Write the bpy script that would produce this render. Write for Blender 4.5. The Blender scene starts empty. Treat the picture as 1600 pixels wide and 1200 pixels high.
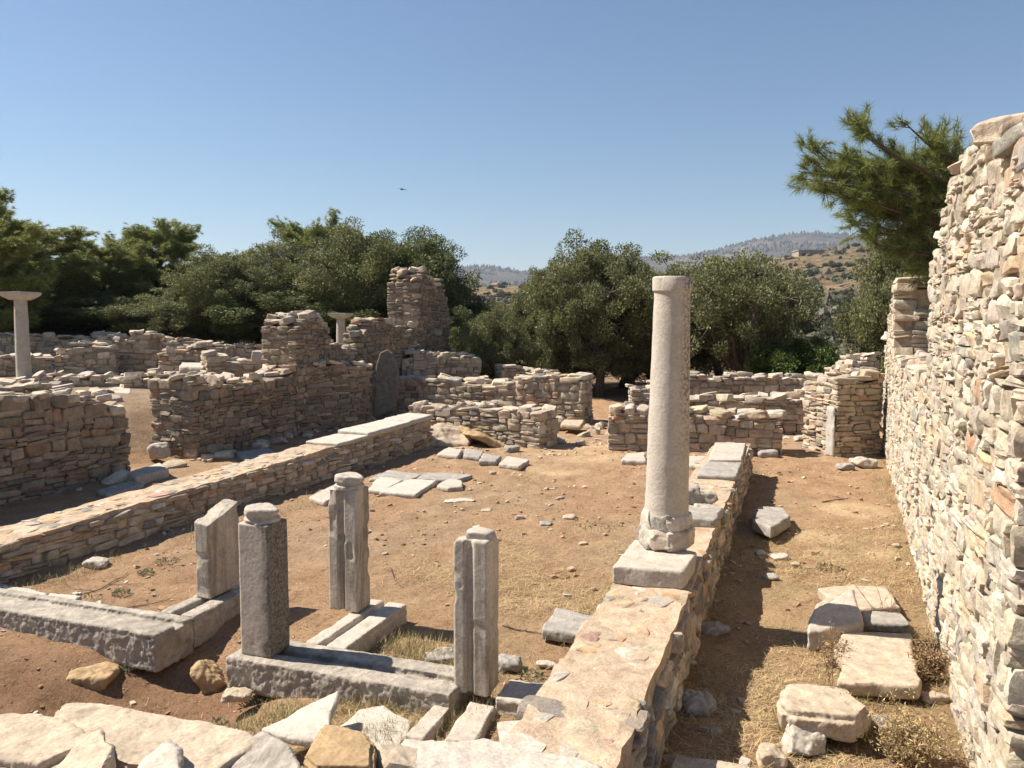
import bpy, bmesh, math, random
import numpy as np
from mathutils import Vector, noise as mnoise

# ------------------------------------------------------------------ camera, light, exposure
F = 1250.0                      # focal length in pixels of the 1600 px wide photograph
CAMZ = 2.5
TILT = math.atan(100 / F)
scene = bpy.context.scene
COL = scene.collection
cam_d = bpy.data.cameras.new('camera'); cam = bpy.data.objects.new('camera', cam_d); COL.objects.link(cam)
cam.location = (0, 0, CAMZ); cam.rotation_euler = (math.pi / 2 - TILT, 0, 0)
cam_d.sensor_width = 36; cam_d.lens = 36 * F / 1600; cam_d.clip_start = 0.05; cam_d.clip_end = 20000
scene.camera = cam
SUN_H = Vector((-0.973, 0.230, 0)).normalized(); SUN_EL = math.radians(50)
to_sun = Vector((SUN_H.x * math.cos(SUN_EL), SUN_H.y * math.cos(SUN_EL), math.sin(SUN_EL)))
sd = bpy.data.lights.new('sun', 'SUN'); sd.energy = 5.0; sd.angle = math.radians(0.53); sd.color = (1.0, 0.92, 0.80)
sun = bpy.data.objects.new('sun', sd); COL.objects.link(sun)
sun.rotation_euler = to_sun.to_track_quat('Z', 'Y').to_euler()
w = bpy.data.worlds.new('World'); scene.world = w; w.use_nodes = True
nt = w.node_tree; bg = nt.nodes['Background']
sky = nt.nodes.new('ShaderNodeTexSky'); sky.sky_type = 'NISHITA'; sky.sun_disc = False
sky.sun_elevation = SUN_EL; sky.sun_rotation = math.atan2(to_sun.x, to_sun.y)
sky.air_density = 1.15; sky.dust_density = 0.1; sky.ozone_density = 5.0; sky.altitude = 50
nt.links.new(sky.outputs[0], bg.inputs[0]); bg.inputs[1].default_value = 0.055
scene.view_settings.view_transform = 'Standard'; scene.view_settings.look = 'None'
scene.view_settings.exposure = 1.0; scene.view_settings.gamma = 1

# ------------------------------------------------------------------ helpers
ct, st = math.cos(TILT), math.sin(TILT)
def ray(px, py):
    a, b = (px - 800) / F, (600 - py) / F
    return Vector((a, ct + b * st, -st + b * ct))
def P(px, py, z):                       # where the sight line meets the level z
    r = ray(px, py); k = (z - CAMZ) / r.z
    return Vector((r.x * k, r.y * k, z))
def D(px, py, d):                       # point at distance d (world y)
    r = ray(px, py); k = d / r.y
    return Vector((r.x * k, d, CAMZ + r.z * k))
AX = math.radians(19.6)
U2 = np.array([math.sin(AX), math.cos(AX)]); V2 = np.array([math.cos(AX), -math.sin(AX)])

def tag(o, label=None, cat=None, group=None, kind=None):
    if label: o['label'] = label
    if cat: o['category'] = cat
    if cat and not kind: kind = 'thing'
    if group: o['group'] = group
    if kind: o['kind'] = kind
    return o
def empty(name, loc=(0, 0, 0)):
    o = bpy.data.objects.new(name, None); COL.objects.link(o); o.location = loc; o.empty_display_size = .2
    return o
def mesh_np(name, verts, faces, mat, tint=None, parent=None, smooth=True, quads=True):
    """faces: int array (m,k) or list of arrays"""
    me = bpy.data.meshes.new(name)
    fl = faces if isinstance(faces, list) else [faces]
    fl = [f for f in fl if len(f)]
    nl = sum(f.size for f in fl); nf = sum(len(f) for f in fl)
    me.vertices.add(len(verts)); me.vertices.foreach_set('co', np.asarray(verts, dtype=np.float32).ravel())
    me.loops.add(nl); me.loops.foreach_set('vertex_index', np.concatenate([f.ravel() for f in fl]).astype(np.int32))
    me.polygons.add(nf)
    tot = np.concatenate([np.full(len(f), f.shape[1]) for f in fl]); start = np.concatenate([[0], np.cumsum(tot)[:-1]])
    me.polygons.foreach_set('loop_start', start.astype(np.int32)); me.polygons.foreach_set('loop_total', tot.astype(np.int32))
    me.update(calc_edges=True); me.validate()
    me.polygons.foreach_set('use_smooth', np.full(len(me.polygons), smooth))
    if tint is not None:
        at = me.attributes.new('tint', 'FLOAT_COLOR', 'POINT')
        c = np.ones((len(verts), 4), dtype=np.float32); c[:, :3] = tint
        at.data.foreach_set('color', c.ravel())
    me.materials.append(mat)
    o = bpy.data.objects.new(name, me); COL.objects.link(o)
    if parent: o.parent = parent
    if smooth == 'angle': pass
    if mat.name in ('rubble_masonry',): me.set_sharp_from_angle(angle=math.radians(30))
    return o

def value_noise(x, y, seed=0):
    xi = np.floor(x).astype(np.int64); yi = np.floor(y).astype(np.int64); fx = x - xi; fy = y - yi
    fx = fx * fx * (3 - 2 * fx); fy = fy * fy * (3 - 2 * fy)
    def h(a, b):
        n = (a * 374761393 + b * 668265263 + seed * 1442695041) & 0xffffffff
        n = ((n ^ (n >> 13)) * 1274126177) & 0xffffffff
        n = n ^ (n >> 16)
        return (n & 0xffff) / 32767.5 - 1
    return (h(xi, yi) * (1 - fx) + h(xi + 1, yi) * fx) * (1 - fy) + (h(xi, yi + 1) * (1 - fx) + h(xi + 1, yi + 1) * fx) * fy
def fbm(x, y, seed=0, octv=4, g=.5):
    s = 0; a = 1; t = 0
    for i in range(octv):
        s = s + a * value_noise(x * 2 ** i, y * 2 ** i, seed + i * 17); t += a; a *= g
    return s / t
def noise3(p, seed=0):
    i = np.floor(p).astype(np.int64); f = p - i; f = f * f * (3 - 2 * f); out = 0
    for a in (0, 1):
        for b in (0, 1):
            for c in (0, 1):
                n = ((i[:, 0] + a) * 374761393 + (i[:, 1] + b) * 668265263 + (i[:, 2] + c) * 2147483647 + seed * 1442695041) & 0xffffffff
                n = ((n ^ (n >> 13)) * 1274126177) & 0xffffffff; n = n ^ (n >> 16)
                w_ = (f[:, 0] if a else 1 - f[:, 0]) * (f[:, 1] if b else 1 - f[:, 1]) * (f[:, 2] if c else 1 - f[:, 2])
                out = out + w_ * ((n & 0xffff) / 32767.5 - 1)
    return out
def fbm3(p, seed=0, octv=3, g=.5):
    s = 0; a = 1; t = 0
    for k in range(octv): s = s + a * noise3(p * 2 ** k + k * 13.7, seed + k * 7); t += a; a *= g
    return s / t
def weather(o, voxel, amps, seed=0, top=1.0):
    """rebuild a block as an even skin of small faces, then wear it: amps = [(size in metres of the bumps, depth)]"""
    md = o.modifiers.new('r', 'REMESH'); md.mode = 'VOXEL'; md.voxel_size = voxel; md.use_smooth_shade = True
    dg = bpy.context.evaluated_depsgraph_get(); me = bpy.data.meshes.new_from_object(o.evaluated_get(dg)); o.modifiers.clear()
    old = o.data; mat = old.materials[0]; o.data = me; me.materials.clear(); me.materials.append(mat); bpy.data.meshes.remove(old)
    n = len(me.vertices); co = np.empty(n * 3, np.float32); me.vertices.foreach_get('co', co); co = co.reshape(-1, 3).astype(float)
    nr = np.empty(n * 3, np.float32); me.vertices.foreach_get('normal', nr); nr = nr.reshape(-1, 3)
    off = np.array([seed * 3.31, seed * 1.7, seed * 5.3]); d = 0
    for (sz, dep) in amps: d = d + dep * fbm3(co / sz + off, seed, 3)
    # knock chips out of the rims
    ch = fbm3(co / .16 + off + 9, seed + 5, 2); d = d - np.clip(ch - .35, 0, 1) * .05
    d = d * np.where(nr[:, 2] > .6, top, 1.0)
    co = co + nr * d[:, None]; me.vertices.foreach_set('co', co.astype(np.float32).ravel()); me.update()
    me.polygons.foreach_set('use_smooth', np.full(len(me.polygons), True))
def sstep(a, b, x):
    t = np.clip((x - a) / (b - a), 0, 1); return t * t * (3 - 2 * t)

# ------------------------------------------------------------------ materials
def new_mat(name):
    m = bpy.data.materials.new(name); m.use_nodes = True
    n = m.node_tree.nodes; l = m.node_tree.links
    return m, n, l, n['Principled BSDF']
def tex_noise(n, l, co, scale, detail=6, rough=.6, dist=0):
    t = n.new('ShaderNodeTexNoise'); t.inputs['Scale'].default_value = scale; t.inputs['Detail'].default_value = detail
    t.inputs['Roughness'].default_value = rough; t.inputs['Distortion'].default_value = dist
    l.new(co, t.inputs['Vector']); return t.outputs['Fac']
def ramp(n, l, src, stops):
    r = n.new('ShaderNodeValToRGB'); e = r.color_ramp.elements
    while len(e) < len(stops): e.new(.5)
    for i, (p, c) in enumerate(stops):
        e[i].position = p; e[i].color = (*c, 1) if len(c) == 3 else c
    l.new(src, r.inputs[0]); return r.outputs[0]
def mix(n, l, a, b, f, mode='MIX'):
    m = n.new('ShaderNodeMix'); m.data_type = 'RGBA'; m.blend_type = mode
    for s, v in ((m.inputs[0], f), (m.inputs[6], a), (m.inputs[7], b)):
        if hasattr(v, 'links'): l.new(v, s)
        elif isinstance(v, (int, float)): s.default_value = v
        else: s.default_value = (*v, 1)
    return m.outputs[2]
def bump(n, l, h, strength, dist, prev=None):
    b = n.new('ShaderNodeBump'); b.inputs['Strength'].default_value = strength; b.inputs['Distance'].default_value = dist
    l.new(h, b.inputs['Height'])
    if prev is not None: l.new(prev, b.inputs['Normal'])
    return b.outputs[0]

def stone_material(name, base=None, streak=0, vein=.25, lichen=.5, bumpd=.02, stain=(0.07, 0.06, 0.05), stain_amt=.5, fine=60, mid=9, contrast=.35):
    m, n, l, b = new_mat(name)
    co = n.new('ShaderNodeTexCoord').outputs['Object']
    if base is None:
        a = n.new('ShaderNodeAttribute'); a.attribute_name = 'tint'; c0 = a.outputs['Color']
    else:
        r = n.new('ShaderNodeRGB'); r.outputs[0].default_value = (*base, 1); c0 = r.outputs[0]
    n1 = tex_noise(n, l, co, mid, 8, .65, .4); n2 = tex_noise(n, l, co, fine, 5, .7); n3 = tex_noise(n, l, co, mid * .3, 6, .6)
    v = ramp(n, l, n1, [(.3, (1 - contrast,) * 3), (.7, (1 + contrast * .8,) * 3)])
    c1 = mix(n, l, c0, v, 1.0, 'MULTIPLY')
    v2 = ramp(n, l, n2, [(.3, (.72,) * 3), (.65, (1.15,) * 3)])
    c2 = mix(n, l, c1, v2, 1.0, 'MULTIPLY')
    if streak:
        mp = n.new('ShaderNodeMapping'); mp.inputs['Scale'].default_value = (11, 11, 1.3); l.new(co, mp.inputs[0])
        sv_ = ramp(n, l, tex_noise(n, l, mp.outputs[0], 1.0, 6, .65, .5), [(.36, (1.08, 1.08, 1.08)), (.52, (.92, .9, .88)), (.66, (.50, .46, .42))]); c2 = mix(n, l, c2, sv_, streak, 'MULTIPLY')
    f = ramp(n, l, n3, [(.54, (0, 0, 0)), (.68, (1, 1, 1))])
    g = n.new('ShaderNodeMath'); g.operation = 'MULTIPLY'; l.new(f, g.inputs[0]); 
    f2 = ramp(n, l, tex_noise(n, l, co, fine * .5, 5, .75), [(.42, (0, 0, 0)), (.6, (1, 1, 1))]); l.new(f2, g.inputs[1])
    g2 = n.new('ShaderNodeMath'); g2.operation = 'MULTIPLY'; l.new(g.outputs[0], g2.inputs[0]); g2.inputs[1].default_value = stain_amt
    c3 = mix(n, l, c2, stain, g2.outputs[0])
    l.new(c3, b.inputs['Base Color']); b.inputs['Roughness'].default_value = .88
    b.inputs['Specular IOR Level'].default_value = .25
    nb = bump(n, l, n1, .7, bumpd); nb = bump(n, l, n2, .6, bumpd * .3, nb)
    l.new(nb, b.inputs['Normal'])
    return m
M = {}
M['masonry'] = stone_material('rubble_masonry', None, bumpd=.03, stain_amt=.45)
M['marble'] = stone_material('weathered_marble', (.45, .395, .33), bumpd=.010, stain_amt=.5, mid=7, contrast=.2)
M['post_marble'] = stone_material('streaked_marble', (.46, .405, .335), streak=.85, bumpd=.006, stain_amt=.45, mid=7, contrast=.2)
M['marble_dark'] = stone_material('lichened_marble', (.36, .315, .26), bumpd=.035, stain_amt=.6, fine=26, mid=8, contrast=.35)
M['marble_white'] = stone_material('pale_marble', (.47, .425, .36), bumpd=.008, stain_amt=.25, mid=6, contrast=.15)
M['grey_stone'] = stone_material('grey_schist', (.33, .30, .265), bumpd=.015, stain_amt=.6)
M['ochre_stone'] = stone_material('ochre_stone', (.38, .26, .14), bumpd=.012, stain_amt=.35, mid=10)
M['cream_stone'] = stone_material('cream_limestone', (.45, .36, .265), bumpd=.015, stain_amt=.3)

def column_material():
    m, n, l, b = new_mat('column_marble')
    co = n.new('ShaderNodeTexCoord').outputs['Object']
    n1 = tex_noise(n, l, co, 5, 8, .6, .3); n2 = tex_noise(n, l, co, 45, 6, .75)
    c = ramp(n, l, n1, [(.3, (.43, .375, .31)), (.7, (.53, .47, .40))])
    # dark pitted lichen streak down one side of the shaft
    sx = n.new('ShaderNodeSeparateXYZ'); l.new(co, sx.inputs[0])
    mr = n.new('ShaderNodeMapRange'); mr.inputs[1].default_value = .112; mr.inputs[2].default_value = .17
    ya = n.new('ShaderNodeMath'); ya.operation = 'MULTIPLY'; ya.inputs[1].default_value = -.55; l.new(sx.outputs[1], ya.inputs[0])
    xa = n.new('ShaderNodeMath'); xa.operation = 'MULTIPLY_ADD'; xa.inputs[1].default_value = .83; l.new(sx.outputs[0], xa.inputs[0]); l.new(ya.outputs[0], xa.inputs[2]); l.new(xa.outputs[0], mr.inputs[0])
    zr = n.new('ShaderNodeMapRange'); zr.inputs[1].default_value = .6; zr.inputs[2].default_value = 1.4; l.new(sx.outputs[2], zr.inputs[0])
    a = n.new('ShaderNodeMath'); a.operation = 'MULTIPLY'; l.new(mr.outputs[0], a.inputs[0]); l.new(zr.outputs[0], a.inputs[1])
    sp = ramp(n, l, tex_noise(n, l, co, 38, 3, .6), [(.47, (0, 0, 0)), (.54, (1, 1, 1))])
    a2 = n.new('ShaderNodeMath'); a2.operation = 'MULTIPLY'; l.new(a.outputs[0], a2.inputs[0]); l.new(sp, a2.inputs[1])
    c = mix(n, l, c, (.06, .055, .05), a2.outputs[0])
    v2 = ramp(n, l, n2, [(.3, (.78,) * 3), (.65, (1.1,) * 3)])
    c = mix(n, l, c, v2, 1.0, 'MULTIPLY')
    l.new(c, b.inputs['Base Color']); b.inputs['Roughness'].default_value = .85; b.inputs['Specular IOR Level'].default_value = .25
    nb = bump(n, l, n1, .5, .015); nb = bump(n, l, n2, .8, .008, nb); l.new(nb, b.inputs['Normal'])
    return m
M['column'] = column_material()

def ground_material():
    m, n, l, b = new_mat('soil')
    a = n.new('ShaderNodeAttribute'); a.attribute_name = 'tint'
    co = n.new('ShaderNodeTexCoord').outputs['Object']
    n1 = tex_noise(n, l, co, 2.2, 8, .65, .3); n2 = tex_noise(n, l, co, 22, 8, .75); n3 = tex_noise(n, l, co, 90, 4, .7)
    v = ramp(n, l, n1, [(.3, (.78, .74, .7)), (.7, (1.2, 1.2, 1.2))])
    c = mix(n, l, a.outputs['Color'], v, 1.0, 'MULTIPLY')
    v = ramp(n, l, n2, [(.32, (.5, .46, .43)), (.48, (1, 1, 1)), (.62, (1.0, 1.0, 1.0)), (.70, (1.45, 1.5, 1.5))])
    c = mix(n, l, c, v, 1.0, 'MULTIPLY')
    v = ramp(n, l, n3, [(.35, (.7,) * 3), (.65, (1.2,) * 3)])
    c = mix(n, l, c, v, 1.0, 'MULTIPLY')
    l.new(c, b.inputs['Base Color']); b.inputs['Roughness'].default_value = .95; b.inputs['Specular IOR Level'].default_value = .15
    nb = bump(n, l, n1, .6, .09); nb = bump(n, l, n2, 1.0, .05, nb); nb = bump(n, l, n3, .7, .008, nb)
    l.new(nb, b.inputs['Normal']); return m
M['soil'] = ground_material()

def foliage_material(name, trans=.32, rough=.55):
    m, n, l, b = new_mat(name)
    a = n.new('ShaderNodeAttribute'); a.attribute_name = 'tint'
    l.new(a.outputs['Color'], b.inputs['Base Color']); b.inputs['Roughness'].default_value = rough
    b.inputs['Specular IOR Level'].default_value = .3
    t = n.new('ShaderNodeBsdfTranslucent'); l.new(a.outputs['Color'], t.inputs['Color'])
    mx = n.new('ShaderNodeMixShader'); mx.inputs[0].default_value = trans
    l.new(b.outputs[0], mx.inputs[1]); l.new(t.outputs[0], mx.inputs[2]); l.new(mx.outputs[0], n['Material Output'].inputs[0])
    return m
M['leaf'] = foliage_material('foliage'); M['straw'] = foliage_material('straw', .15, .6)
def simple(name, col, rough=.9, sc=8, amp=.3):
    m, n, l, b = new_mat(name); co = n.new('ShaderNodeTexCoord').outputs['Object']
    n1 = tex_noise(n, l, co, sc, 7, .65)
    c = ramp(n, l, n1, [(.3, tuple(v * (1 - amp) for v in col)), (.7, tuple(v * (1 + amp) for v in col))])
    l.new(c, b.inputs['Base Color']); b.inputs['Roughness'].default_value = rough
    l.new(bump(n, l, n1, .6, .02), b.inputs['Normal']); return m
M['bark'] = simple('bark', (.10, .075, .055), .95, 14, .5)
M['plaster'] = simple('white_plaster', (.40, .37, .32), .8, 2, .1)
M['roof'] = simple('terracotta_roof', (.35, .16, .09), .8, 4, .2)
M['dark'] = simple('dark_opening', (.03, .03, .03), .6, 2, .1)
M['hillhouse'] = simple('stone_house_wall', (.30, .24, .18), .9, 1.5, .2)
M['feather'] = simple('dark_feathers', (.05, .045, .045), .8, 6, .3)
M['twig'] = simple('dry_twig', (.22, .15, .09), .9, 30, .3)
M['render_grey'] = stone_material('grey_slab', (.15, .135, .115), bumpd=.01, stain_amt=.5)

# ------------------------------------------------------------------ stones (numpy batch of clipped rounded boxes)
_T = {}
def template(n):
    if n in _T: return _T[n]
    idx = {}; V = []; Fc = []
    def vid(p):
        k = tuple(p)
        if k not in idx: idx[k] = len(V); V.append(p)
        return idx[k]
    for ax in range(3):
        for sg in (0, n):
            for i in range(n):
                for j in range(n):
                    q = []
                    for (a, b) in ((i, j), (i + 1, j), (i + 1, j + 1), (i, j + 1)):
                        p = [0, 0, 0]; p[ax] = sg; p[(ax + 1) % 3] = a; p[(ax + 2) % 3] = b; q.append(vid(p))
                    Fc.append(q if sg else q[::-1])
    V = np.array(V, float) / n * 2 - 1
    V = np.sign(V) * np.abs(V) ** .85
    _T[n] = (V, np.array(Fc)); return _T[n]

def batch(S, n=4, k=6.0, rng=None, cuts=7, cutr=(.68, .95), rough=.03):
    """S: list of (centre, (a,b,c) half sizes, R 3x3, tint). returns verts, faces, tints"""
    if not S: return np.zeros((0, 3)), np.zeros((0, 4), int), np.zeros((0, 3))
    T, Fc = template(n); N = len(S)
    C = np.array([s[0] for s in S], float); H = np.array([s[1] for s in S], float)
    R = np.array([s[2] for s in S], float); TN = np.array([s[3] for s in S], float)
    nk = (np.abs(T) ** k).sum(1) ** (1 / k)
    X = np.repeat((T / nk[:, None])[None], N, 0)                       # N,V,3 in unit box
    # wedge and skew each stone so no two share an outline
    w1 = rng.uniform(-.18, .18, (N, 1)); w2 = rng.uniform(-.16, .16, (N, 1)); w3 = rng.uniform(-.16, .16, (N, 1))
    x_, y_, z_ = X[..., 0].copy(), X[..., 1].copy(), X[..., 2].copy()
    X[..., 2] = z_ * (1 + w1 * x_) + w2 * .6 * x_
    X[..., 0] = x_ * (1 + w3 * z_) + w2 * .5 * z_
    X[..., 1] = y_ * (1 + w2 * .5 * x_)
    for c in range(cuts):
        nv = rng.normal(size=(N, 3)); nv /= np.linalg.norm(nv, axis=1)[:, None]
        h = np.abs(nv).sum(1) * rng.uniform(cutr[0], cutr[1], N)
        d = np.einsum('nvi,ni->nv', X, nv) - h[:, None]
        X = X - np.maximum(d, 0)[..., None] * nv[:, None, :]
    for c in range(3):
        w_ = rng.normal(size=(N, 3)) * (2 + 1.6 * c); ph = rng.uniform(0, 6.28, N)
        s = np.sin(np.einsum('nvi,ni->nv', X, w_) + ph[:, None])
        X = X * (1 + (rough / (1 + .4 * c)) * s[..., None])
    X = X * H[:, None, :]
    X = np.einsum('nij,nvj->nvi', R, X) + C[:, None, :]
    f = (Fc[None] + (np.arange(N) * len(T))[:, None, None]).reshape(-1, 4)
    tn = np.repeat(TN[:, None, :], len(T), 1)
    return X.reshape(-1, 3), f, tn.reshape(-1, 3)

def rot(ax_s, ax_n, rng, yaw=.05, tip=.05, roll=.05):
    """rows: local x=ax_s, y=ax_n, z=up with small random turns"""
    a, b, c = rng.normal(0, yaw), rng.normal(0, tip), rng.normal(0, roll)
    Rz = np.array([[math.cos(a), -math.sin(a), 0], [math.sin(a), math.cos(a), 0], [0, 0, 1]])
    Rx = np.array([[1, 0, 0], [0, math.cos(b), -math.sin(b)], [0, math.sin(b), math.cos(b)]])
    Ry = np.array([[math.cos(c), 0, math.sin(c)], [0, 1, 0], [-math.sin(c), 0, math.cos(c)]])
    B = np.array([[ax_s[0], ax_n[0], 0], [ax_s[1], ax_n[1], 0], [0, 0, 1]])
    return B @ Rz @ Rx @ Ry

PAL = [((.46, .365, .265), 5), ((.41, .33, .245), 5), ((.35, .29, .22), 4), ((.51, .43, .335), 3), ((.27, .23, .185), 2),
       ((.43, .30, .19), 1.3), ((.38, .22, .13), .3), ((.21, .18, .15), .8)]
PAL_R = [((.47, .39, .29), 6), ((.44, .37, .28), 5), ((.50, .435, .345), 4), ((.41, .36, .29), 2.0), ((.46, .35, .23), 1.2), ((.42, .27, .17), .12),
         ((.32, .285, .235), .6)]
PAL_SHADE = [((.30, .235, .165), 5), ((.26, .205, .15), 5), ((.225, .185, .14), 4), ((.36, .29, .21), 2.5), ((.18, .15, .115), 2), ((.31, .205, .13), 1.0)]  # darkened stones for the left walls: their shade is put into the colour
PAL_T = [((.50, .41, .31), 5), ((.54, .46, .37), 4), ((.46, .36, .26), 3), ((.40, .34, .28), 2), ((.30, .27, .23), 1)]
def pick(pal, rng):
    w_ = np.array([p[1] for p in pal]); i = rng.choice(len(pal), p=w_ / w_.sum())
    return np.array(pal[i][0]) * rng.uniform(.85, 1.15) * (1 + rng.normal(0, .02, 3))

def wall_mesh(A, B, prof, zb, thick, rng, pal=PAL, hh=(.06, .19), ww=(.14, .46), inset=.045, mortar=(.40, .31, .22), n=5, jut=.02, top_flat=False, back=True, ragged=.05, cap_h=None, rough=.045, kk=9, split=.35, cr=(.70, .93), mortar_top=None, dep=.12):
    """A,B: 2D ends of the visible face; prof: [(s, ztop)]; thickness runs away from the camera side."""
    A = np.array(A[:2], float); B = np.array(B[:2], float); L = np.linalg.norm(B - A); sx = (B - A) / L
    nn = np.array([sx[1], -sx[0]])                  # right hand normal of travel
    if np.dot(nn, -(A + B) / 2) < 0: nn = -nn       # outward = toward the camera
    ps = np.array([p[0] for p in prof]); pz = np.array([p[1] for p in prof])
    top = lambda s: np.interp(s, ps, pz)
    S = []; z = zb - .08; zmax = pz.max(); ci = 0
    ph = rng.uniform(0, 6, 4)
    K = max(2, int(round(thick / .24))); rowd = thick / K
    while z < zmax + .02:
        h = rng.uniform(*hh); ci += 1
        for r in range(K):
            s = rng.uniform(-.1, .0)
            while s < L:
                wd = rng.uniform(*ww) * (1 if rng.random() > .25 else .55); sm = s + wd / 2
                wob = .035 * math.sin(sm * 1.7 + ph[0] + z * 1.3) + .02 * math.sin(sm * 4.1 + ph[1] - z * 2)
                zc = z + h / 2 + wob
                tp = min(top(sm), top(sm - wd * .3) + .1, top(sm + wd * .3) + .1)
                near_top = tp - zc < .30 or min(top(sm - .35), top(sm + .35)) - zc < .15
                near_end = sm < .3 or sm > L - .3
                outer = r == 0 or (back and r == K - 1)
                s0 = s; s += wd
                if zc + h * .4 > tp + rng.uniform(-ragged, ragged): continue
                if not (outer or near_top or near_end): continue
                a0 = max(s0, 0 + rng.uniform(-.02, .03)); a1 = min(s0 + wd, L + rng.uniform(-.03, .02))
                if a1 - a0 < .05: continue
                dp = rowd * rng.uniform(.95, 1.25) / 2
                dd = (r + .5) * rowd
                if r == 0: dd = dp - rng.uniform(-jut * .3, jut)
                elif r == K - 1: dd = thick - dp + rng.uniform(-jut * .3, jut)
                pieces = [(zc, h)]
                if rng.random() < split and h > .085: q_ = rng.uniform(.35, .65); pieces = [(zc - h / 2 + h * q_ / 2, h * q_), (zc + h / 2 - h * (1 - q_) / 2, h * (1 - q_))]
                for (pzc, phh) in pieces:
                    q = A + sx * ((a0 + a1) / 2) - nn * dd
                    S.append(((q[0], q[1], pzc), ((a1 - a0) / 2 * rng.uniform(.95, 1.04), dp, phh / 2 * rng.uniform(.92, 1.12)),
                              rot(sx, nn, rng, .05, .05, .05), pick(pal, rng)))
        z += h
    # loose-ish stones along the crest
    s = 0
    while s < L and not top_flat:
        wd = rng.uniform(ww[0], ww[1]) * .9
        for r in range(K):
            if rng.random() < .6:
                sm = min(L - .1, max(.1, s + wd / 2 + rng.uniform(-.1, .1))); q = A + sx * sm - nn * ((r + .5) * rowd)
                hz = rng.uniform(.03, .085)
                S.append(((q[0], q[1], top(sm) + rng.uniform(-.04, .02)), (wd / 2, rowd * .5 * rng.uniform(.7, 1.2), hz),
                          rot(sx, nn, rng, .5, .16, .16), pick(PAL_T, rng)))
        s += wd
    V, Fc, T = batch(S, n, kk, rng, 6, cr, rough)
    # mortar and rubble core
    ns = max(3, int(L / .12)); ss = np.linspace(.04, L - .04, ns)
    ring = []; nz = max(10, int((zmax - zb) / .12))
    ins_t = inset if mortar_top is None else mortar_top
    for si in ss:
        tz = min(top(si), top(si - .15), top(si + .15)) - ins_t - (0 if mortar_top is not None else .02)
        zs = np.linspace(zb - .15, tz, nz)
        pts = [(inset, zz) for zz in zs] + [(thick * t, tz) for t in (.25, .5, .75)] + [(thick - inset, zz) for zz in zs[::-1]]
        row = []
        for (dd, zz) in pts:
            j = (rng.uniform(-.012, .012))
            q = A + sx * si - nn * (dd + j); row.append((q[0], q[1], zz + rng.uniform(-.012, .012)))
        ring.append(row)
    ring = np.array(ring); m_ = ring.shape[1]; V0 = ring.reshape(-1, 3)
    q = []
    for i in range(ns - 1):
        for j in range(m_ - 1): a = i * m_ + j; q.append((a, a + m_, a + m_ + 1, a + 1))
    for i in (0, ns - 1):
        for j in range((m_ - 1) // 2):
            a = i * m_; q.append((a + j, a + j + 1, a + m_ - 2 - j, a + m_ - 1 - j) if j < (m_ - 1) // 2 - 0 else (a, a, a, a))
    q = np.array([f for f in q if len(set(f)) == 4])
    T0 = np.array(mortar)[None] * rng.uniform(.88, 1.1, (len(V0), 1))
    return np.vstack([V0, V]), np.vstack([q, Fc + len(V0)]), np.vstack([T0, T])

def px_profile(A, B, stations, z_as=None):
    """stations (px, py_top) on the face line A-B -> [(s, z)]"""
    A = np.array(A[:2], float); B = np.array(B[:2], float); L = np.linalg.norm(B - A); sx = (B - A) / L; out = []
    for (px, py) in stations:
        r = ray(px, py)
        # A + sx*s = k*(rx,ry)
        det = sx[0] * (-r.y) + r.x * sx[1]
        s = (-A[0] * (-r.y) + (-r.x) * A[1]) / det if abs(det) > 1e-9 else 0
        k = (A[0] + sx[0] * s) / r.x if abs(r.x) > 1e-4 else (A[1] + sx[1] * s) / r.y
        out.append((s, CAMZ + k * r.z))
    out.sort(); return out

def wall(name, label, A, B, stations, zb, thick, seed, cat='stone wall', zprof=None, group=None, extra=None, **kw):
    rng = np.random.default_rng(seed)
    prof = zprof if zprof else px_profile(A, B, stations)
    V, Fc, T = wall_mesh(A, B, prof, zb, thick, rng, **kw)
    o = mesh_np(name, V, Fc, M['masonry'], T)
    return tag(o, label, cat, group)

# ------------------------------------------------------------------ the lie of the land
LP = np.array(P(0, 790, 0)[:2]); LU = np.array(P(480, 678, 0)[:2]) - LP; LU /= np.linalg.norm(LU); LN = np.array([-LU[1], LU[0]])
def gh(x, y, fine=True):
    x = np.asarray(x, float); y = np.asarray(y, float)
    dl = (x - LP[0]) * LN[0] + (y - LP[1]) * LN[1]          # metres to the left of the long left wall
    al = (x - LP[0]) * LU[0] + (y - LP[1]) * LU[1]
    z = sstep(.3, 2.2, dl) * .85 + np.clip(dl - 2, 0, 14) * .028
    z = z * (1 - sstep(30, 70, y))
    rgt = 1 - sstep(-3, 2, dl)
    z = z - rgt * sstep(24, 55, y) * .9
    # hollow dug in front of and between the chancel blocks
    cx, cy = -1.9, 4.7
    pit = np.exp(-(((x + 2.45) / .75) ** 2 + ((y - 5.35) / .95) ** 2) ** 1.5) * .26 + np.exp(-(((x + 3.9) / 1.7) ** 2 + ((y - 4.9) / .75) ** 2) ** 1.5) * .28
    z = z - pit
    z = z - .05 * np.exp(-(((x - 2.3) / 1.2) ** 2 + ((y - 5) / 3) ** 2))
    z = z + 1.15 * np.exp(-((x + 18.2) / 6) ** 2 - ((y - 31) / 3.5) ** 2)
    far = sstep(10, 200, np.hypot(x, y))
    z = z + .05 * fbm(x * .35, y * .35, 3) + far * fbm(x * .01, y * .01, 5) * 1.5
    if fine: z = z + .025 * fbm(x * 2.1, y * 2.1, 9, 4) + .022 * fbm(x * 7, y * 7, 12, 3) * (1 - far)
    return z
def gz(x, y): return float(gh(np.array([x]), np.array([y]))[0])
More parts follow.
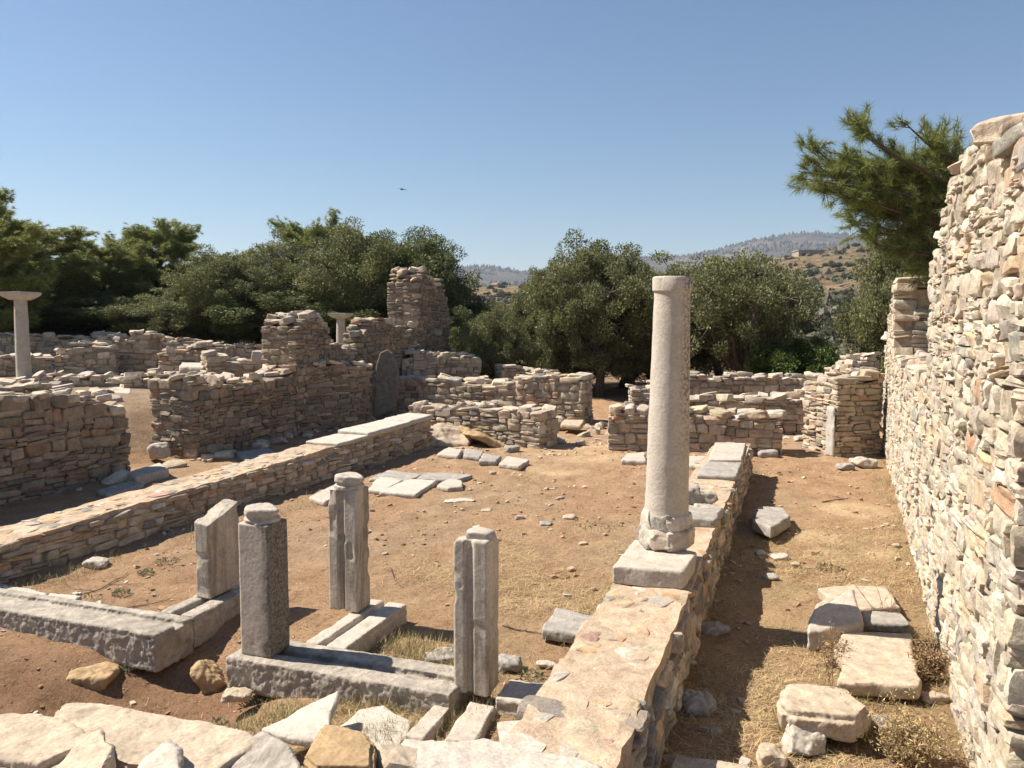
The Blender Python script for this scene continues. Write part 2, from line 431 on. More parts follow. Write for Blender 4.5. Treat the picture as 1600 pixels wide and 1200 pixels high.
def axis_vals(lo, hi, step, far):
    v = list(np.arange(lo, hi, step)); d = step
    a = v[-1]
    while a < far: d *= 1.13; a += d; v.append(a)
    d = step; a = v[0]; pre = []
    while a > -far: d *= 1.13; a -= d; pre.append(a)
    return np.array(pre[::-1] + v)
xs = axis_vals(-7, 7.5, .045, 3900); ys = axis_vals(2.5, 17, .045, 3900)
X, Y = np.meshgrid(xs, ys); Z = gh(X, Y); nx, ny = len(xs), len(ys)
i0 = np.arange(nx - 1)[None] + np.arange(ny - 1)[:, None] * nx
Fg = np.stack([i0, i0 + 1, i0 + nx + 1, i0 + nx], -1).reshape(-1, 4)
def soil_tint(X, Y):
    red = np.array([.42, .27, .16]); straw = np.array([.42, .31, .175]); rock = np.array([.60, .44, .27]); dry = np.array([.40, .295, .19])
    n1 = fbm(X * .55, Y * .55, 21, 5); n2 = fbm(X * 1.9, Y * 1.9, 31, 4); n3 = fbm(X * .9 + 7, Y * .9, 41, 5)
    c = red[None] * np.ones(X.shape + (3,))
    def blend(c, col, f): return c * (1 - f[..., None]) + col * f[..., None]
    # grass litter: near the chancel and down the aisle
    right = X * math.cos(AX) - Y * math.sin(AX)
    ais = sstep(.9, 1.4, right + 0 * Y)
    lit = np.clip(ais * .75 + sstep(10.5, 7.0, Y - .2 * X) * sstep(-2.2, -.4, X) * .8, 0, 1)
    c = blend(c, straw, np.clip(lit * (0.55 + 1.3 * n2 + .6 * n1), 0, 1) * .85)
    c = blend(c, dry, sstep(.0, .45, n1) * .5)
    spots = np.zeros(X.shape)
    for (px, py, r) in [(900, 712, .9), (820, 690, 1.0), (1290, 865, .22), (1275, 838, .3), (1375, 868, .2), (1330, 795, .5), (1380, 843, .15), (930, 700, .6), (870, 735, .5), (740, 690, .8)]:
        q = P(px, py, 0); spots = np.maximum(spots, np.exp(-(((X - q.x) ** 2 + ((Y - q.y) * 1.0) ** 2) / r ** 2) ** 2))
    c = blend(c, rock, np.clip(spots * (1 + n3 * 1.4), 0, 1) * .9)
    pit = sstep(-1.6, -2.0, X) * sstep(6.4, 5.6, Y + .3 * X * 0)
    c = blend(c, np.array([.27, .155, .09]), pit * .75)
    left = sstep(.5, 2.5, (X - LP[0]) * LN[0] + (Y - LP[1]) * LN[1])
    c = blend(c, np.array([.31, .235, .165]), left * .85)
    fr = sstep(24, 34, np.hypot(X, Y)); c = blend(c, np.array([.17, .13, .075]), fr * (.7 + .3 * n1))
    return c
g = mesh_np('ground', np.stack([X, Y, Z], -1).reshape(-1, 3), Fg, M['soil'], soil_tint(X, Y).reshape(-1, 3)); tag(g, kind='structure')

def polar_land(name, ridge, d0, d1, dpk, z0, mat, tintf, rough_amp, seed, na=420, nr=60, zback=.4):
    """land rising from distance d0 to a crest at dpk whose skyline follows ridge [(px, py)]"""
    rp = np.array([r[0] for r in ridge], float); ry = np.array([r[1] for r in ridge], float)
    pxs = np.linspace(rp[0], rp[-1], na); ang = np.arctan((pxs - 800) / F)
    elev = (500 - np.interp(pxs, rp, ry)) / F * 1.0
    # smooth the skyline a little and give it small bumps
    k = np.ones(9) / 9; elev = np.convolve(np.pad(elev, 4, mode='edge'), k, 'valid')
    t = np.linspace(0, 1, nr); rr = d0 * (d1 / d0) ** t
    A_, R_ = np.meshgrid(ang, rr); E_ = np.repeat(elev[None], nr, 0)
    dist = R_ / np.cos(A_) * 1.0
    Xh = np.tan(A_) * R_; Yh = R_
    f = np.clip((R_ - d0) / (dpk - d0), 0, 1); f = f ** 1.25
    crest = CAMZ + E_ * dpk
    Zh = z0 + (crest - z0) * f
    b = np.clip((R_ - dpk) / (d1 - dpk), 0, 1); Zh = Zh - b * (crest - z0) * zback
    sc = 18.0 / dpk
    Zh = Zh + rough_amp * fbm(Xh * sc, Yh * sc * .8, seed, 5, .55) * np.minimum(f * 4, 1) * (1 - .75 * f)  + rough_amp * .12 * fbm(Xh * sc * 6, Yh * sc * 6, seed + 3, 3)* np.minimum(f * 4, 1)
    i0 = np.arange(na - 1)[None] + np.arange(nr - 1)[:, None] * na
    Fh = np.stack([i0, i0 + 1, i0 + na + 1, i0 + na], -1).reshape(-1, 4)
    o = mesh_np(name, np.stack([Xh, Yh, Zh], -1).reshape(-1, 3), Fh, mat, tintf(Xh, Yh, Zh, f).reshape(-1, 3)); tag(o, kind='structure')
    return Xh, Yh, Zh
def land_mat(name, sc):
    m, n, l, b = new_mat(name)
    a = n.new('ShaderNodeAttribute'); a.attribute_name = 'tint'; co = n.new('ShaderNodeTexCoord').outputs['Object']
    n1 = tex_noise(n, l, co, sc, 8, .7, .2); n2 = tex_noise(n, l, co, sc * 6, 6, .75)
    v = ramp(n, l, n1, [(.3, (.65,) * 3), (.7, (1.3,) * 3)]); c = mix(n, l, a.outputs['Color'], v, 1.0, 'MULTIPLY')
    v = ramp(n, l, n2, [(.42, (.35, .38, .32)), (.56, (1.1,) * 3)]); c = mix(n, l, c, v, .8, 'MULTIPLY')
    l.new(c, b.inputs['Base Color']); b.inputs['Roughness'].default_value = .95; b.inputs['Specular IOR Level'].default_value = .1
    l.new(bump(n, l, n2, .6, .3 / sc), b.inputs['Normal']); return m
M['hill'] = land_mat('dry_hillside', .05); M['mount'] = land_mat('far_mountain', .012)
def hill_t(X, Y, Z, f):
    n1 = fbm(X * .03, Y * .03, 5, 5)[..., None]; n2 = sstep(.1, .5, fbm(X * .06, Y * .05, 8, 4))[..., None]
    c = np.array([.225, .165, .10]) * (1 + .35 * n1)
    c = c * (1 - n2 * .5) + np.array([.30, .165, .08]) * n2 * .5
    g_ = sstep(-.2, -.5, fbm(X * .05, Y * .05, 18, 4))[..., None]; return c * (1 - g_ * .6) + np.array([.16, .15, .08]) * g_ * .6
def mt_t(X, Y, Z, f):
    n1 = fbm(X * .004, Y * .004, 15, 5)[..., None]; n2 = sstep(.05, .4, fbm(X * .007, Y * .005, 28, 4))[..., None]
    c = np.array([.10, .085, .07]) * (1 + .35 * n1); return c * (1 - n2 * .7) + np.array([.22, .18, .14]) * n2 * .7
hill_ridge = [(-700, 520), (0, 505), (500, 475), (620, 460), (700, 452), (780, 447), (870, 446), (960, 440), (1060, 425), (1140, 412), (1225, 402), (1290, 392), (1345, 382), (1420, 376), (1560, 372), (1800, 380), (2400, 400)]
HX, HY, HZ = polar_land('hillside', hill_ridge, 55, 560, 420, -2.2, M['hill'], hill_t, 3.2, 71, 520, 110)
mt_ridge = [(-260, 468), (0, 462), (400, 440), (600, 424), (690, 418), (760, 418), (800, 421), (822, 426), (850, 423), (930, 412), (1000, 402), (1040, 400), (1070, 401), (1130, 388), (1180, 375), (1230, 366), (1262, 363), (1310, 366), (1360, 372), (1500, 380), (1860, 400)]
MX, MY, MZ = polar_land('mountain', mt_ridge, 900, 4200, 3000, -10, M['mount'], mt_t, 26, 91, 620, 90)

# ------------------------------------------------------------------ ruin walls
def pt(px, py, z=0.0): return P(px, py, z)[:2]
# long left wall, both sides of its doorway
Lat = lambda d: LP + LU * ((d - LP[1]) / LU[1])
def Lx(px):                              # distance at which the long wall's foot is seen in column px
    best = min(np.linspace(6, 40, 3400), key=lambda d: abs(800 + F * (Lat(d)[0] / d) - px)); return best
A = Lat(7.6); B = Lat(Lx(200))
wall('ruined_wall', 'rubble wall at the left edge, left of the doorway gap, flat grey stones on top', A, B,
     [(-400, 655), (-100, 632), (0, 622), (60, 618), (120, 622), (178, 618), (180, 636), (200, 640)], 0, .62, 11, n=5, hh=(.07, .22), ww=(.14, .5), inset=.05, mortar=(.36, .27, .19), pal=PAL_SHADE)
A = Lat(Lx(296)); B = Lat(Lx(462))
wall('ruined_wall', 'thick rubble wall right of the doorway gap, coursed end facing the camera, lumpy level top', A, B,
     [(296, 588), (340, 596), (400, 592), (440, 588), (462, 575)], 0, .95, 12, n=5, hh=(.06, .19), ww=(.14, .5), inset=.05, pal=PAL_SHADE)
def joined_wall(label, secs):
    VV = []; FF = []; TT = []; k = 0
    for A_, B_, st_, zb_, th_, sd_, kw_ in secs:
        v_, f_, t__ = wall_mesh(A_, B_, px_profile(A_, B_, st_), zb_, th_, np.random.default_rng(sd_), **kw_); VV.append(v_); FF.append(f_ + k); TT.append(t__); k += len(v_)
    return tag(mesh_np('ruined_wall', np.vstack(VV), np.vstack(FF), M['masonry'], np.vstack(TT)), label, 'stone wall')
kw_ = dict(n=5, hh=(.06, .17), ww=(.12, .44), inset=.05, pal=PAL_SHADE)
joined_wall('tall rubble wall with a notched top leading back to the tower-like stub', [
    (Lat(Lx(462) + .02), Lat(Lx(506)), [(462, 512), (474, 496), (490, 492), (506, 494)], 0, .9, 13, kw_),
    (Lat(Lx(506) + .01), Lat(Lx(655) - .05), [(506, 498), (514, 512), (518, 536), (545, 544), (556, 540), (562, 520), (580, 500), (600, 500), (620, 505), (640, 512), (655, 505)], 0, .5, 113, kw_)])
A = Lat(Lx(655)); B = Lat(Lx(703))
wall('ruined_wall', 'tallest jagged stub of wall standing up like a tower in front of the dark trees', A, B,
     [(655, 442), (660, 420), (668, 421), (676, 438), (685, 448), (690, 440), (697, 450), (703, 484)], 0, 1.0, 14, n=4, hh=(.05, .14), ww=(.14, .42), inset=.05, ragged=.1, pal=PAL_SHADE)
# cross wall in the left aisle with upright slab beside it
wall('ruined_wall', 'square block of coursed rubble wall below the tall notched wall, grey slab at its right', pt(478, 678), pt(585, 664),
     [(478, 560), (500, 570), (530, 566), (585, 572)], 0, .8, 15, n=4, hh=(.06, .15), ww=(.2, .5), pal=PAL_SHADE)
# narthex side walls
wall('ruined_wall', 'low rubble wall stub at the far end of the nave, left of the central gap', pt(640, 682), pt(846, 700),
     [(618, 640), (640, 632), (680, 640), (700, 636), (760, 636), (800, 640), (846, 645)], 0, .75, 16, n=5, hh=(.07, .2), ww=(.16, .5), ragged=.03)
wall('ruined_wall', 'low rubble wall stub behind the tall column, right of the central gap', pt(950, 704), pt(1222, 712),
     [(950, 640), (985, 640), (1060, 642), (1100, 645), (1140, 650), (1222, 650)], 0, .8, 17, n=5, hh=(.07, .2), ww=(.16, .5), ragged=.04)
wall('ruined_wall', 'long grey rubble wall behind the left nave stub, its rough end beside the central gap', pt(596, 650), pt(912, 664),
     [(600, 597), (640, 592), (720, 596), (780, 600), (830, 588), (912, 592)], 0, 1.0, 18, n=4, hh=(.07, .2), ww=(.16, .5))
wall('ruined_wall', 'short upper rubble wall between the tower-like stub and the long grey wall', (-3.0, 21.6), (-.85, 22.3),
     [(622, 558), (650, 550), (690, 555), (735, 555), (770, 568), (780, 572)], 0, 1.1, 19, n=4)
wall('ruined_wall', 'low tumbled wall end below the green bushes, just right of the upper short wall', (-.3, 22.6), (1.3, 23.1),
     [(770, 575), (800, 572), (830, 580), (880, 582)], -.1, .8, 20, n=4)
wall('ruined_wall', 'sunlit rubble wall joining the plastered pier, behind the stub behind the column', pt(985, 676), pt(1300, 678),
     [(985, 604), (1020, 612), (1060, 610), (1080, 628), (1110, 620), (1180, 624), (1250, 620), (1300, 600)], 0, .7, 21, n=4)
wall('ruined_wall', 'farthest low wall in front of the leaning olive, its top seen over the joined wall', (3.6, 20.2), (9.2, 20.4),
     [(1010, 595), (1075, 600), (1078, 585), (1105, 585), (1110, 594), (1135, 594), (1137, 587), (1200, 590), (1250, 588), (1345, 590)], 0, .7, 22, n=3)
wall('ruined_wall', 'square coursed stone pier with a white plastered corner, against the big right wall', pt(1304, 714), pt(1378, 712),
     [(1304, 596), (1330, 592), (1350, 594), (1378, 580)], 0, 1.2, 23, n=5, hh=(.06, .13), ww=(.2, .5), ragged=.03)
pe = D(1302, 600, P(1304, 714, 0).y)
wall('ruined_wall', 'lit rubble wall end peeping from behind the big right wall, above the pier', (7.4, 18.0), (8.3, 18.1), [(1320, 575), (1340, 562), (1360, 556), (1400, 550)], 0, .8, 24, n=3, pal=PAL_R)
# the big right wall with its window gap
A = np.array(P(1520, 1200, 0)[:2]); B = np.array(P(1380, 700, 0)[:2]); ud = (B - A) / np.linalg.norm(B - A)
A0 = A - ud * .9; B0 = B + ud * .6
bp = [(1566, 232), (1552, 212), (1522, 204), (1507, 232), (1492, 262), (1480, 292), (1468, 372), (1458, 412), (1453, 420)]
prof = px_profile(A0, B0, bp)
prof = [(0, prof[0][1])] + prof
s_last = prof[-1][0]
far = px_profile(A0, B0, [(1401, 415), (1394, 470), (1388, 500), (1383, 545), (1380, 560)])
prof += [(s_last + .06, 1.95), (far[0][0] - .08, 1.9)] + [(far[0][0], far[0][1])] + far[1:] + [(np.linalg.norm(B0 - A0), 1.5)]
wall('ruined_wall', 'high sunlit wall of pale rubble along the whole right side, tallest towards the camera', A0, B0, None, -.05, .6, 31, zprof=prof, n=6, pal=PAL_R,
     hh=(.05, .18), ww=(.10, .44), inset=.018, mortar=(.42, .33, .24), jut=.024, ragged=.05, rough=.04, kk=14, split=.5, cr=(.76, .97))

# ruins on the terrace to the left, farther away
def far_wall(label, ax, ad, bx, bd, stations, zb, thick, seed, **kw):
    a = D(ax, 560, ad); b = D(bx, 560, bd)
    return wall('ruined_wall', label, (a.x, a.y), (b.x, b.y), stations, zb, thick, seed, n=3, hh=(.08, .18), ww=(.2, .55), **kw)
far_wall('rubble wall at the far left edge behind the slender column, under the dirt mound', -60, 24.5, 190, 26, [(-60, 520), (0, 522), (60, 522), (110, 528), (190, 525)], .8, .8, 41)
far_wall('low wall piece crossing behind the slender column at the left edge', -60, 19.8, 84, 21.3, [(-60, 560), (0, 558), (40, 556), (84, 560)], .7, .6, 42)
far_wall('slumped rubble wall stub just right of the slender column', 84, 21.3, 180, 21.8, [(84, 556), (95, 545), (130, 538), (155, 536), (180, 545)], .7, .8, 43)
far_wall('round-topped hump of rubble wall on the terrace, right of the slumped stub', 180, 22.5, 245, 22.8, [(180, 535), (190, 525), (215, 518), (232, 520), (245, 530)], .8, 1.0, 44)
far_wall('long low wall under the pines right of the round-topped hump', 245, 25.5, 430, 27, [(245, 530), (300, 532), (340, 540), (390, 542), (430, 540)], 1.0, .9, 45)
far_wall('stepped wall with pale mortar right of the round-topped hump', 245, 22.2, 310, 22.0, [(245, 548), (280, 545), (300, 536), (310, 545)], .8, .7, 46)
far_wall('sloping rubble wall end running up to the tall notched wall', 322, 19.8, 420, 20.6, [(322, 552), (350, 556), (380, 566), (420, 560)], .8, .8, 47)
far_wall('dark wall strip along the far side of the terrace below the middle pine', 150, 26.5, 250, 27.5, [(150, 520), (200, 526), (250, 528)], 1.0, .7, 48)

far_wall('broad rubble wall top just behind the left wall, in front of the slender column', -60, 14.2, 112, 15.2, [(-60, 612), (0, 606), (50, 604), (90, 610), (112, 612)], .5, 1.5, 49)
far_wall('low rubble bank on the terrace between flat marble slab and sloping wall end', 190, 18.2, 330, 18.8, [(190, 592), (240, 584), (280, 590), (330, 586)], .6, .9, 50)
far_wall('rubble wall in the middle of the terrace, in front of the slumped stub', 40, 17.8, 190, 18.6, [(40, 592), (84, 588), (150, 590), (190, 596)], .6, .7, 53)
far_wall('farthest thin wall line at the foot of the left pines', -60, 29.5, 330, 31, [(-60, 504), (40, 503), (90, 512), (200, 522), (330, 530)], 1.2, .8, 54)

# ------------------------------------------------------------------ stylobate walls (low, mortared flat tops)
def flat_top_wall(label, A, B, zA, zB, thick, seed, zb=-.05, jut=.03, pal=PAL, mort=(.45, .335, .23), flags=True, pals=None, vis_far=True):
    rng = np.random.default_rng(seed)
    A = np.array(A[:2], float); B = np.array(B[:2], float); L = np.linalg.norm(B - A)
    V, Fc, T = wall_mesh(A, B, [(0, zA), (L, zB)], zb, thick, rng, n=5, hh=(.06, .14), ww=(.15, .42), inset=.025, mortar=mort, pal=pal,
                         jut=jut, top_flat=True, ragged=.0, mortar_top=-.012)
    sx = (B - A) / L; nn = np.array([sx[1], -sx[0]])
    if np.dot(nn, -(A + B) / 2) < 0: nn = -nn
    S = []
    pals = pals or [((.46, .36, .26), 4), ((.47, .34, .22), 3), ((.50, .43, .35), 2.5), ((.44, .29, .17), 1.6), ((.36, .32, .265), 2.), ((.25, .235, .20), 1.), ((.40, .26, .20), .7)]
    N = int(L * thick * 34)
    pts = []
    for i in range(N * 6):
        s = rng.uniform(.08, L - .08); t = rng.uniform(.06, thick - .06); r = rng.uniform(.035, .12)
        if all((s - a) ** 2 + (t - b) ** 2 > ((r + c) * .8) ** 2 for a, b, c in pts): pts.append((s, t, r))
        if len(pts) >= N: break
    for s, t, r in pts:
        q = A + sx * s - nn * t; z = zA + (zB - zA) * s / L
        ang = rng.uniform(-.5, .5)
        ax = np.array([math.cos(ang) * sx[0] - math.sin(ang) * sx[1], math.sin(ang) * sx[0] + math.cos(ang) * sx[1]])
        S.append(((q[0], q[1], z - .0075 + rng.uniform(-.003, .002)), (r * rng.uniform(.8, 1.7), r * rng.uniform(.6, 1), .022),
                  rot(ax, np.array([-ax[1], ax[0]]), rng, .05, .006, .006), pick(pals, rng)))
    v, f, t_ = batch(S, 6, 9, rng, 9, (.55, .85), .01)
    o = mesh_np('stylobate_wall', np.vstack([V, v]), np.vstack([Fc, f + len(V)]), M['masonry'], np.vstack([T, t_]))
    return tag(o, label, 'low wall')
RA = P(760, 1230, .5); RB = P(1112, 694, .5)
e1 = np.array(P(985, 1170, .5)[:2]); e2 = np.array(P(1175, 694, .5)[:2])
RA2 = e1 - (e2 - e1) / np.linalg.norm(e2 - e1) * .55
flat_top_wall('low flat-topped wall of mortared stones running under the tall column', RA2, e2, .5, .5, .60, 51, mort=(.46, .345, .24))
LA = P(0, 855, .36); LB = P(676, 655, .55)
ldir = (LB - LA).normalized(); LA0 = LA - ldir * 3.2
flat_top_wall('long low flat-topped wall crossing the left side of the nave', LA0, LB, .30, .56, .62, 52)

# ------------------------------------------------------------------ slabs and blocks
def displace(bm, amp, sc, seed=0):
    off = Vector((seed * 3.7, seed * 1.3, seed * 7.1))
    for v in bm.verts:
        v.co += mnoise.noise_vector((v.co + off) * sc) * amp
def finish(bm, name, mat, parent=None, smooth=True, tint=None):
    me = bpy.data.meshes.new(name); bm.normal_update(); bm.to_mesh(me); bm.free()
    me.materials.append(mat); o = bpy.data.objects.new(name, me); COL.objects.link(o)
    if smooth:
        me.polygons.foreach_set('use_smooth', np.full(len(me.polygons), True)); me.set_sharp_from_angle(angle=math.radians(38))
    if parent: o.parent = parent
    return o
def poly_block(bm, pts, z0, z1, seed, bev=.012, jag=.02, seg=.12, amp=.008, tilt=None, inner=True):
    """closed outline pts (2D) from z0 (underside) to z1 (top); z1 may be a function"""
    rng = random.Random(seed); out = []
    n = len(pts)
    for i in range(n):
        a = Vector(pts[i][:2]); b = Vector(pts[(i + 1) % n][:2]); k = max(1, int((b - a).length / seg))
        nrm = Vector((b.y - a.y, a.x - b.x)).normalized()
        for j in range(k):
            p = a.lerp(b, j / k)
            if j: p = p + nrm * rng.uniform(-jag, jag)
            out.append(p)
    zt = z1 if callable(z1) else (lambda x, y: z1)
    zu = z0 if callable(z0) else (lambda x, y: z0)
    vb = [bm.verts.new((p.x, p.y, zu(p.x, p.y))) for p in out]; vt = [bm.verts.new((p.x, p.y, zt(p.x, p.y))) for p in out]
    fs = [bm.faces.new(vt), bm.faces.new(vb[::-1])]
    m_ = len(out)
    for i in range(m_): fs.append(bm.faces.new((vb[i], vb[(i + 1) % m_], vt[(i + 1) % m_], vt[i])))
    bmesh.ops.recalc_face_normals(bm, faces=fs)
    es = list({e for f in fs for e in f.edges})
    if bev: bmesh.ops.bevel(bm, geom=es, offset=bev, segments=2, affect='EDGES', clamp_overlap=True)
    return fs
def slab(name, label, cat, pix, z, th, mat='marble', seed=1, group=None, bev=.012, jag=.015, tiltx=0, tilty=0, world=None, sink=0, rg=None):
    pts = world if world else [P(x, y, z)[:2] for x, y in pix]
    cx = sum(p[0] for p in pts) / len(pts); cy = sum(p[1] for p in pts) / len(pts)
    loc = [(p[0] - cx, p[1] - cy) for p in pts]
    bm = bmesh.new(); f = lambda x, y: tiltx * x + tilty * y
    poly_block(bm, loc, lambda x, y: f(x, y) - th, f, seed, bev, jag)
    o = finish(bm, name, M[mat]); o.location = (cx, cy, z)
    dist = math.hypot(cx, cy); big = max(max(p[0] for p in loc) - min(p[0] for p in loc), max(p[1] for p in loc) - min(p[1] for p in loc))
    vx = min(max(.0016 * dist, .006), th / 4); k_ = rg or bev / .012
    weather(o, vx, [(.25, .012 * k_), (.06, .005 * k_), (.02, .003)], seed, .55)
    return tag(o, label, cat, group)
def rock(name, label, cat, px, py, w_px, h_m, depth=.8, mat='cream_stone', seed=1, z=None, yaw=0, group=None, asp=None, n=7, tip=.08, k=6, cutr=(.6, .88)):
    """rock whose lower front edge sits at the pixel; width in photo pixels"""
    zz = 0 if z is None else z
    p = P(px, py, zz)
    if z is None:
        for _ in range(3): zz = gz(p.x, p.y); p = P(px, py, zz)
    wm = w_px / F * p.y
    rng = np.random.default_rng(seed)
    R = rot(np.array([math.cos(yaw), math.sin(yaw)]), np.array([-math.sin(yaw), math.cos(yaw)]), rng, .05, tip, tip)
    hs = (wm / 2, wm * depth / 2, h_m / 2)
    v, f, _ = batch([((0, 0, 0), hs, R, (1, 1, 1))], n, k, rng, 10, cutr, .04)
    sc_ = 1 / max(wm, .05)
    o = mesh_np(name, v, f, M[mat], None)
    if wm > .12: weather(o, max(wm / 42, .0016 * p.y), [(wm * .4, wm * .06), (wm * .12, wm * .03), (.03, .005)], seed)
    else: o.data.set_sharp_from_angle(angle=math.radians(40))
    o.location = (p.x, p.y + wm * depth * .45, zz + h_m * .40)
    return tag(o, label, cat, group)

# capping slabs of the left stylobate
up = lambda dz: lambda x, y: dz
lz = lambda p: .30 + (.56 - .30) * ((Vector(p[:2]) - Vector(LA0[:2])).length / (LB - LA0).length)
lnrm = Vector((-ldir.y, ldir.x, 0)).normalized()
def cap_slab(label, s0, s1, w0, w1, th, seed, zo=0.0, skew=0.0):
    a = LA + ldir * s0; b = LA + ldir * s1
    pts = [a - lnrm * .02, b - lnrm * .02, b + lnrm * w1 + ldir * skew, a + lnrm * w0 + ldir * skew]
    zt = lz(a) + th + zo
    slab('capping_slab', label, 'marble slab', None, zt, th - .004, 'marble_white', seed, world=[(p.x, p.y) for p in pts], group='marble slabs capping the left low wall', jag=.01, tiltx=0, tilty=.012)
def s_at(px):   # distance along the left stylobate front edge at photo column px
    best = min(np.linspace(0, 10, 2000), key=lambda s: abs(800 + F * ((LA + ldir * s).x / (LA + ldir * s).y) - px)); return best
cap_slab('marble slab capping the left low wall, the nearest of three, lowest step', s_at(525), s_at(573), .62, .62, .06, 1)
cap_slab('long pale marble slab capping the left low wall, middle one of three', s_at(573), s_at(640), .68, .64, .10, 2, skew=.1)
cap_slab('marble slab capping the far end of the left low wall', s_at(640), s_at(676), .64, .6, .10, 3, skew=.1)

# column plinth and slabs on the right stylobate
slab('plinth_block', 'thick weathered marble plinth block under the tall column, dark front edge', 'plinth', [(956, 884), (1068, 892), (1090, 862), (991, 842)], .66, .145, 'marble', 5, jag=.008)
slab('marble_slab', 'light marble slab at the far end of the right low wall', 'marble slab', [(1106, 718), (1160, 718), (1166, 692), (1118, 692)], .56, .055, 'marble', 6, jag=.01)
slab('marble_slab', 'grey marble slab on the right low wall, in front of the light one', 'marble slab', [(1088, 742), (1152, 744), (1160, 722), (1102, 720)], .57, .065, 'grey_stone', 7, jag=.01)
slab('stone_slab', 'flat grey stone lying on the right low wall behind the column foot', 'stone slab', [(1066, 808), (1118, 812), (1130, 792), (1072, 788)], .60, .09, 'grey_stone', 8)
rock('stone_block', 'dark upright stone fragment touching the column on the right low wall', 'stone', 1080, 788, 34, .17, .8, 'grey_stone', 9, z=.6, n=7)
rock('stone_block', 'broken grey block stacked on the flat grey stone, right of the dark fragment', 'stone', 1106, 788, 36, .12, .8, 'marble_dark', 10, z=.6)
rock('stone_block', 'small flat stone under the stacked broken block', 'stone', 1108, 800, 38, .05, .8, 'marble', 11, z=.56)

# ------------------------------------------------------------------ the tall column
def lathe(bm, prof, seg=48, wob=.0, seed=0, close=True):
    rng = random.Random(seed); rings = []
    for (r, z) in prof:
        rings.append([bm.verts.new((r * math.cos(2 * math.pi * i / seg), r * math.sin(2 * math.pi * i / seg), z)) for i in range(seg)])
    for a, b in zip(rings, rings[1:]):
        for i in range(seg): bm.faces.new((a[i], a[(i + 1) % seg], b[(i + 1) % seg], b[i]))
    if close:
        bm.faces.new(rings[0][::-1]); bm.faces.new(rings[-1])
    return rings
cb = P(1040, 852, .66); CH = None
ct_ = D(1047, 432, cb.y); CH = ct_.z - .66
colm = empty('column', (cb.x, cb.y, .66)); tag(colm, 'tall unfluted marble column with plain collar and patched foot, on the right low wall', 'column')
colm.rotation_euler = (0, math.radians(.6), 0)
kr = cb.y / F
r0, r1 = 34.5 * kr, 27.5 * kr
zt = CH - .1
zs = np.linspace(.27, zt, 40)
bm = bmesh.new(); lathe(bm, [(r0 + .012, .25)] + [(r0 + (r1 - 1 * kr * 0 - r0) * ((z - .27) / (zt - .27)), z) for z in zs], 56)
displace(bm, .003, 6, 3); displace(bm, .0022, 24, 5); finish(bm, 'shaft', M['column'], colm)
bm = bmesh.new(); lathe(bm, [(r1 + .002, zt - .03), (r1 + .016, zt - .015), (r1 + .018, zt + .085), (r1 + .008, zt + .098), (r1 * .6, zt + .1)], 56)
displace(bm, .005, 9, 4); finish(bm, 'collar', M['column'], colm)
rng = np.random.default_rng(77)
S = []
for i in range(9):
    a = i / 9 * 6.283 + rng.uniform(-.15, .15); rr = r0 * .93
    ax = np.array([-math.sin(a), math.cos(a)]); nn_ = np.array([math.cos(a), math.sin(a)])
    S.append(((rr * nn_[0], rr * nn_[1], .085), (.092, .055, .085 * rng.uniform(.9, 1.05)), rot(ax, nn_, rng, .1, .1, .2), pick([((.50, .44, .37), 3), ((.36, .34, .31), 2), ((.52, .42, .33), 1)], rng)))
for i in range(8):
    a = i / 8 * 6.283 + .3; rr = r0 * .84
    ax = np.array([-math.sin(a), math.cos(a)]); nn_ = np.array([math.cos(a), math.sin(a)])
    S.append(((rr * nn_[0], rr * nn_[1], .215), (.088, .045, .075 * rng.uniform(.8, 1.1)), rot(ax, nn_, rng, .08, .08, .2), pick([((.52, .47, .40), 3), ((.42, .39, .34), 2)], rng)))
v, f, t_ = batch(S, 9, 8, rng, 7, (.68, .9), .05)
bm = bmesh.new(); lathe(bm, [(r0 * 1.0, 0), (r0 * 1.08, .08), (r0 * .98, .2), (r0 * .95, .29)], 28)
me = bpy.data.meshes.new('x'); bm.to_mesh(me); bm.free(); cv = np.array([x.co[:] for x in me.vertices]); cf = np.array([p.vertices[:] for p in me.polygons if len(p.vertices) == 4])
mesh_np('patched_foot', np.vstack([cv, v]), np.vstack([cf, f + len(cv)]), M['masonry'], np.vstack([np.tile((.46, .40, .33), (len(cv), 1)), t_]), colm)

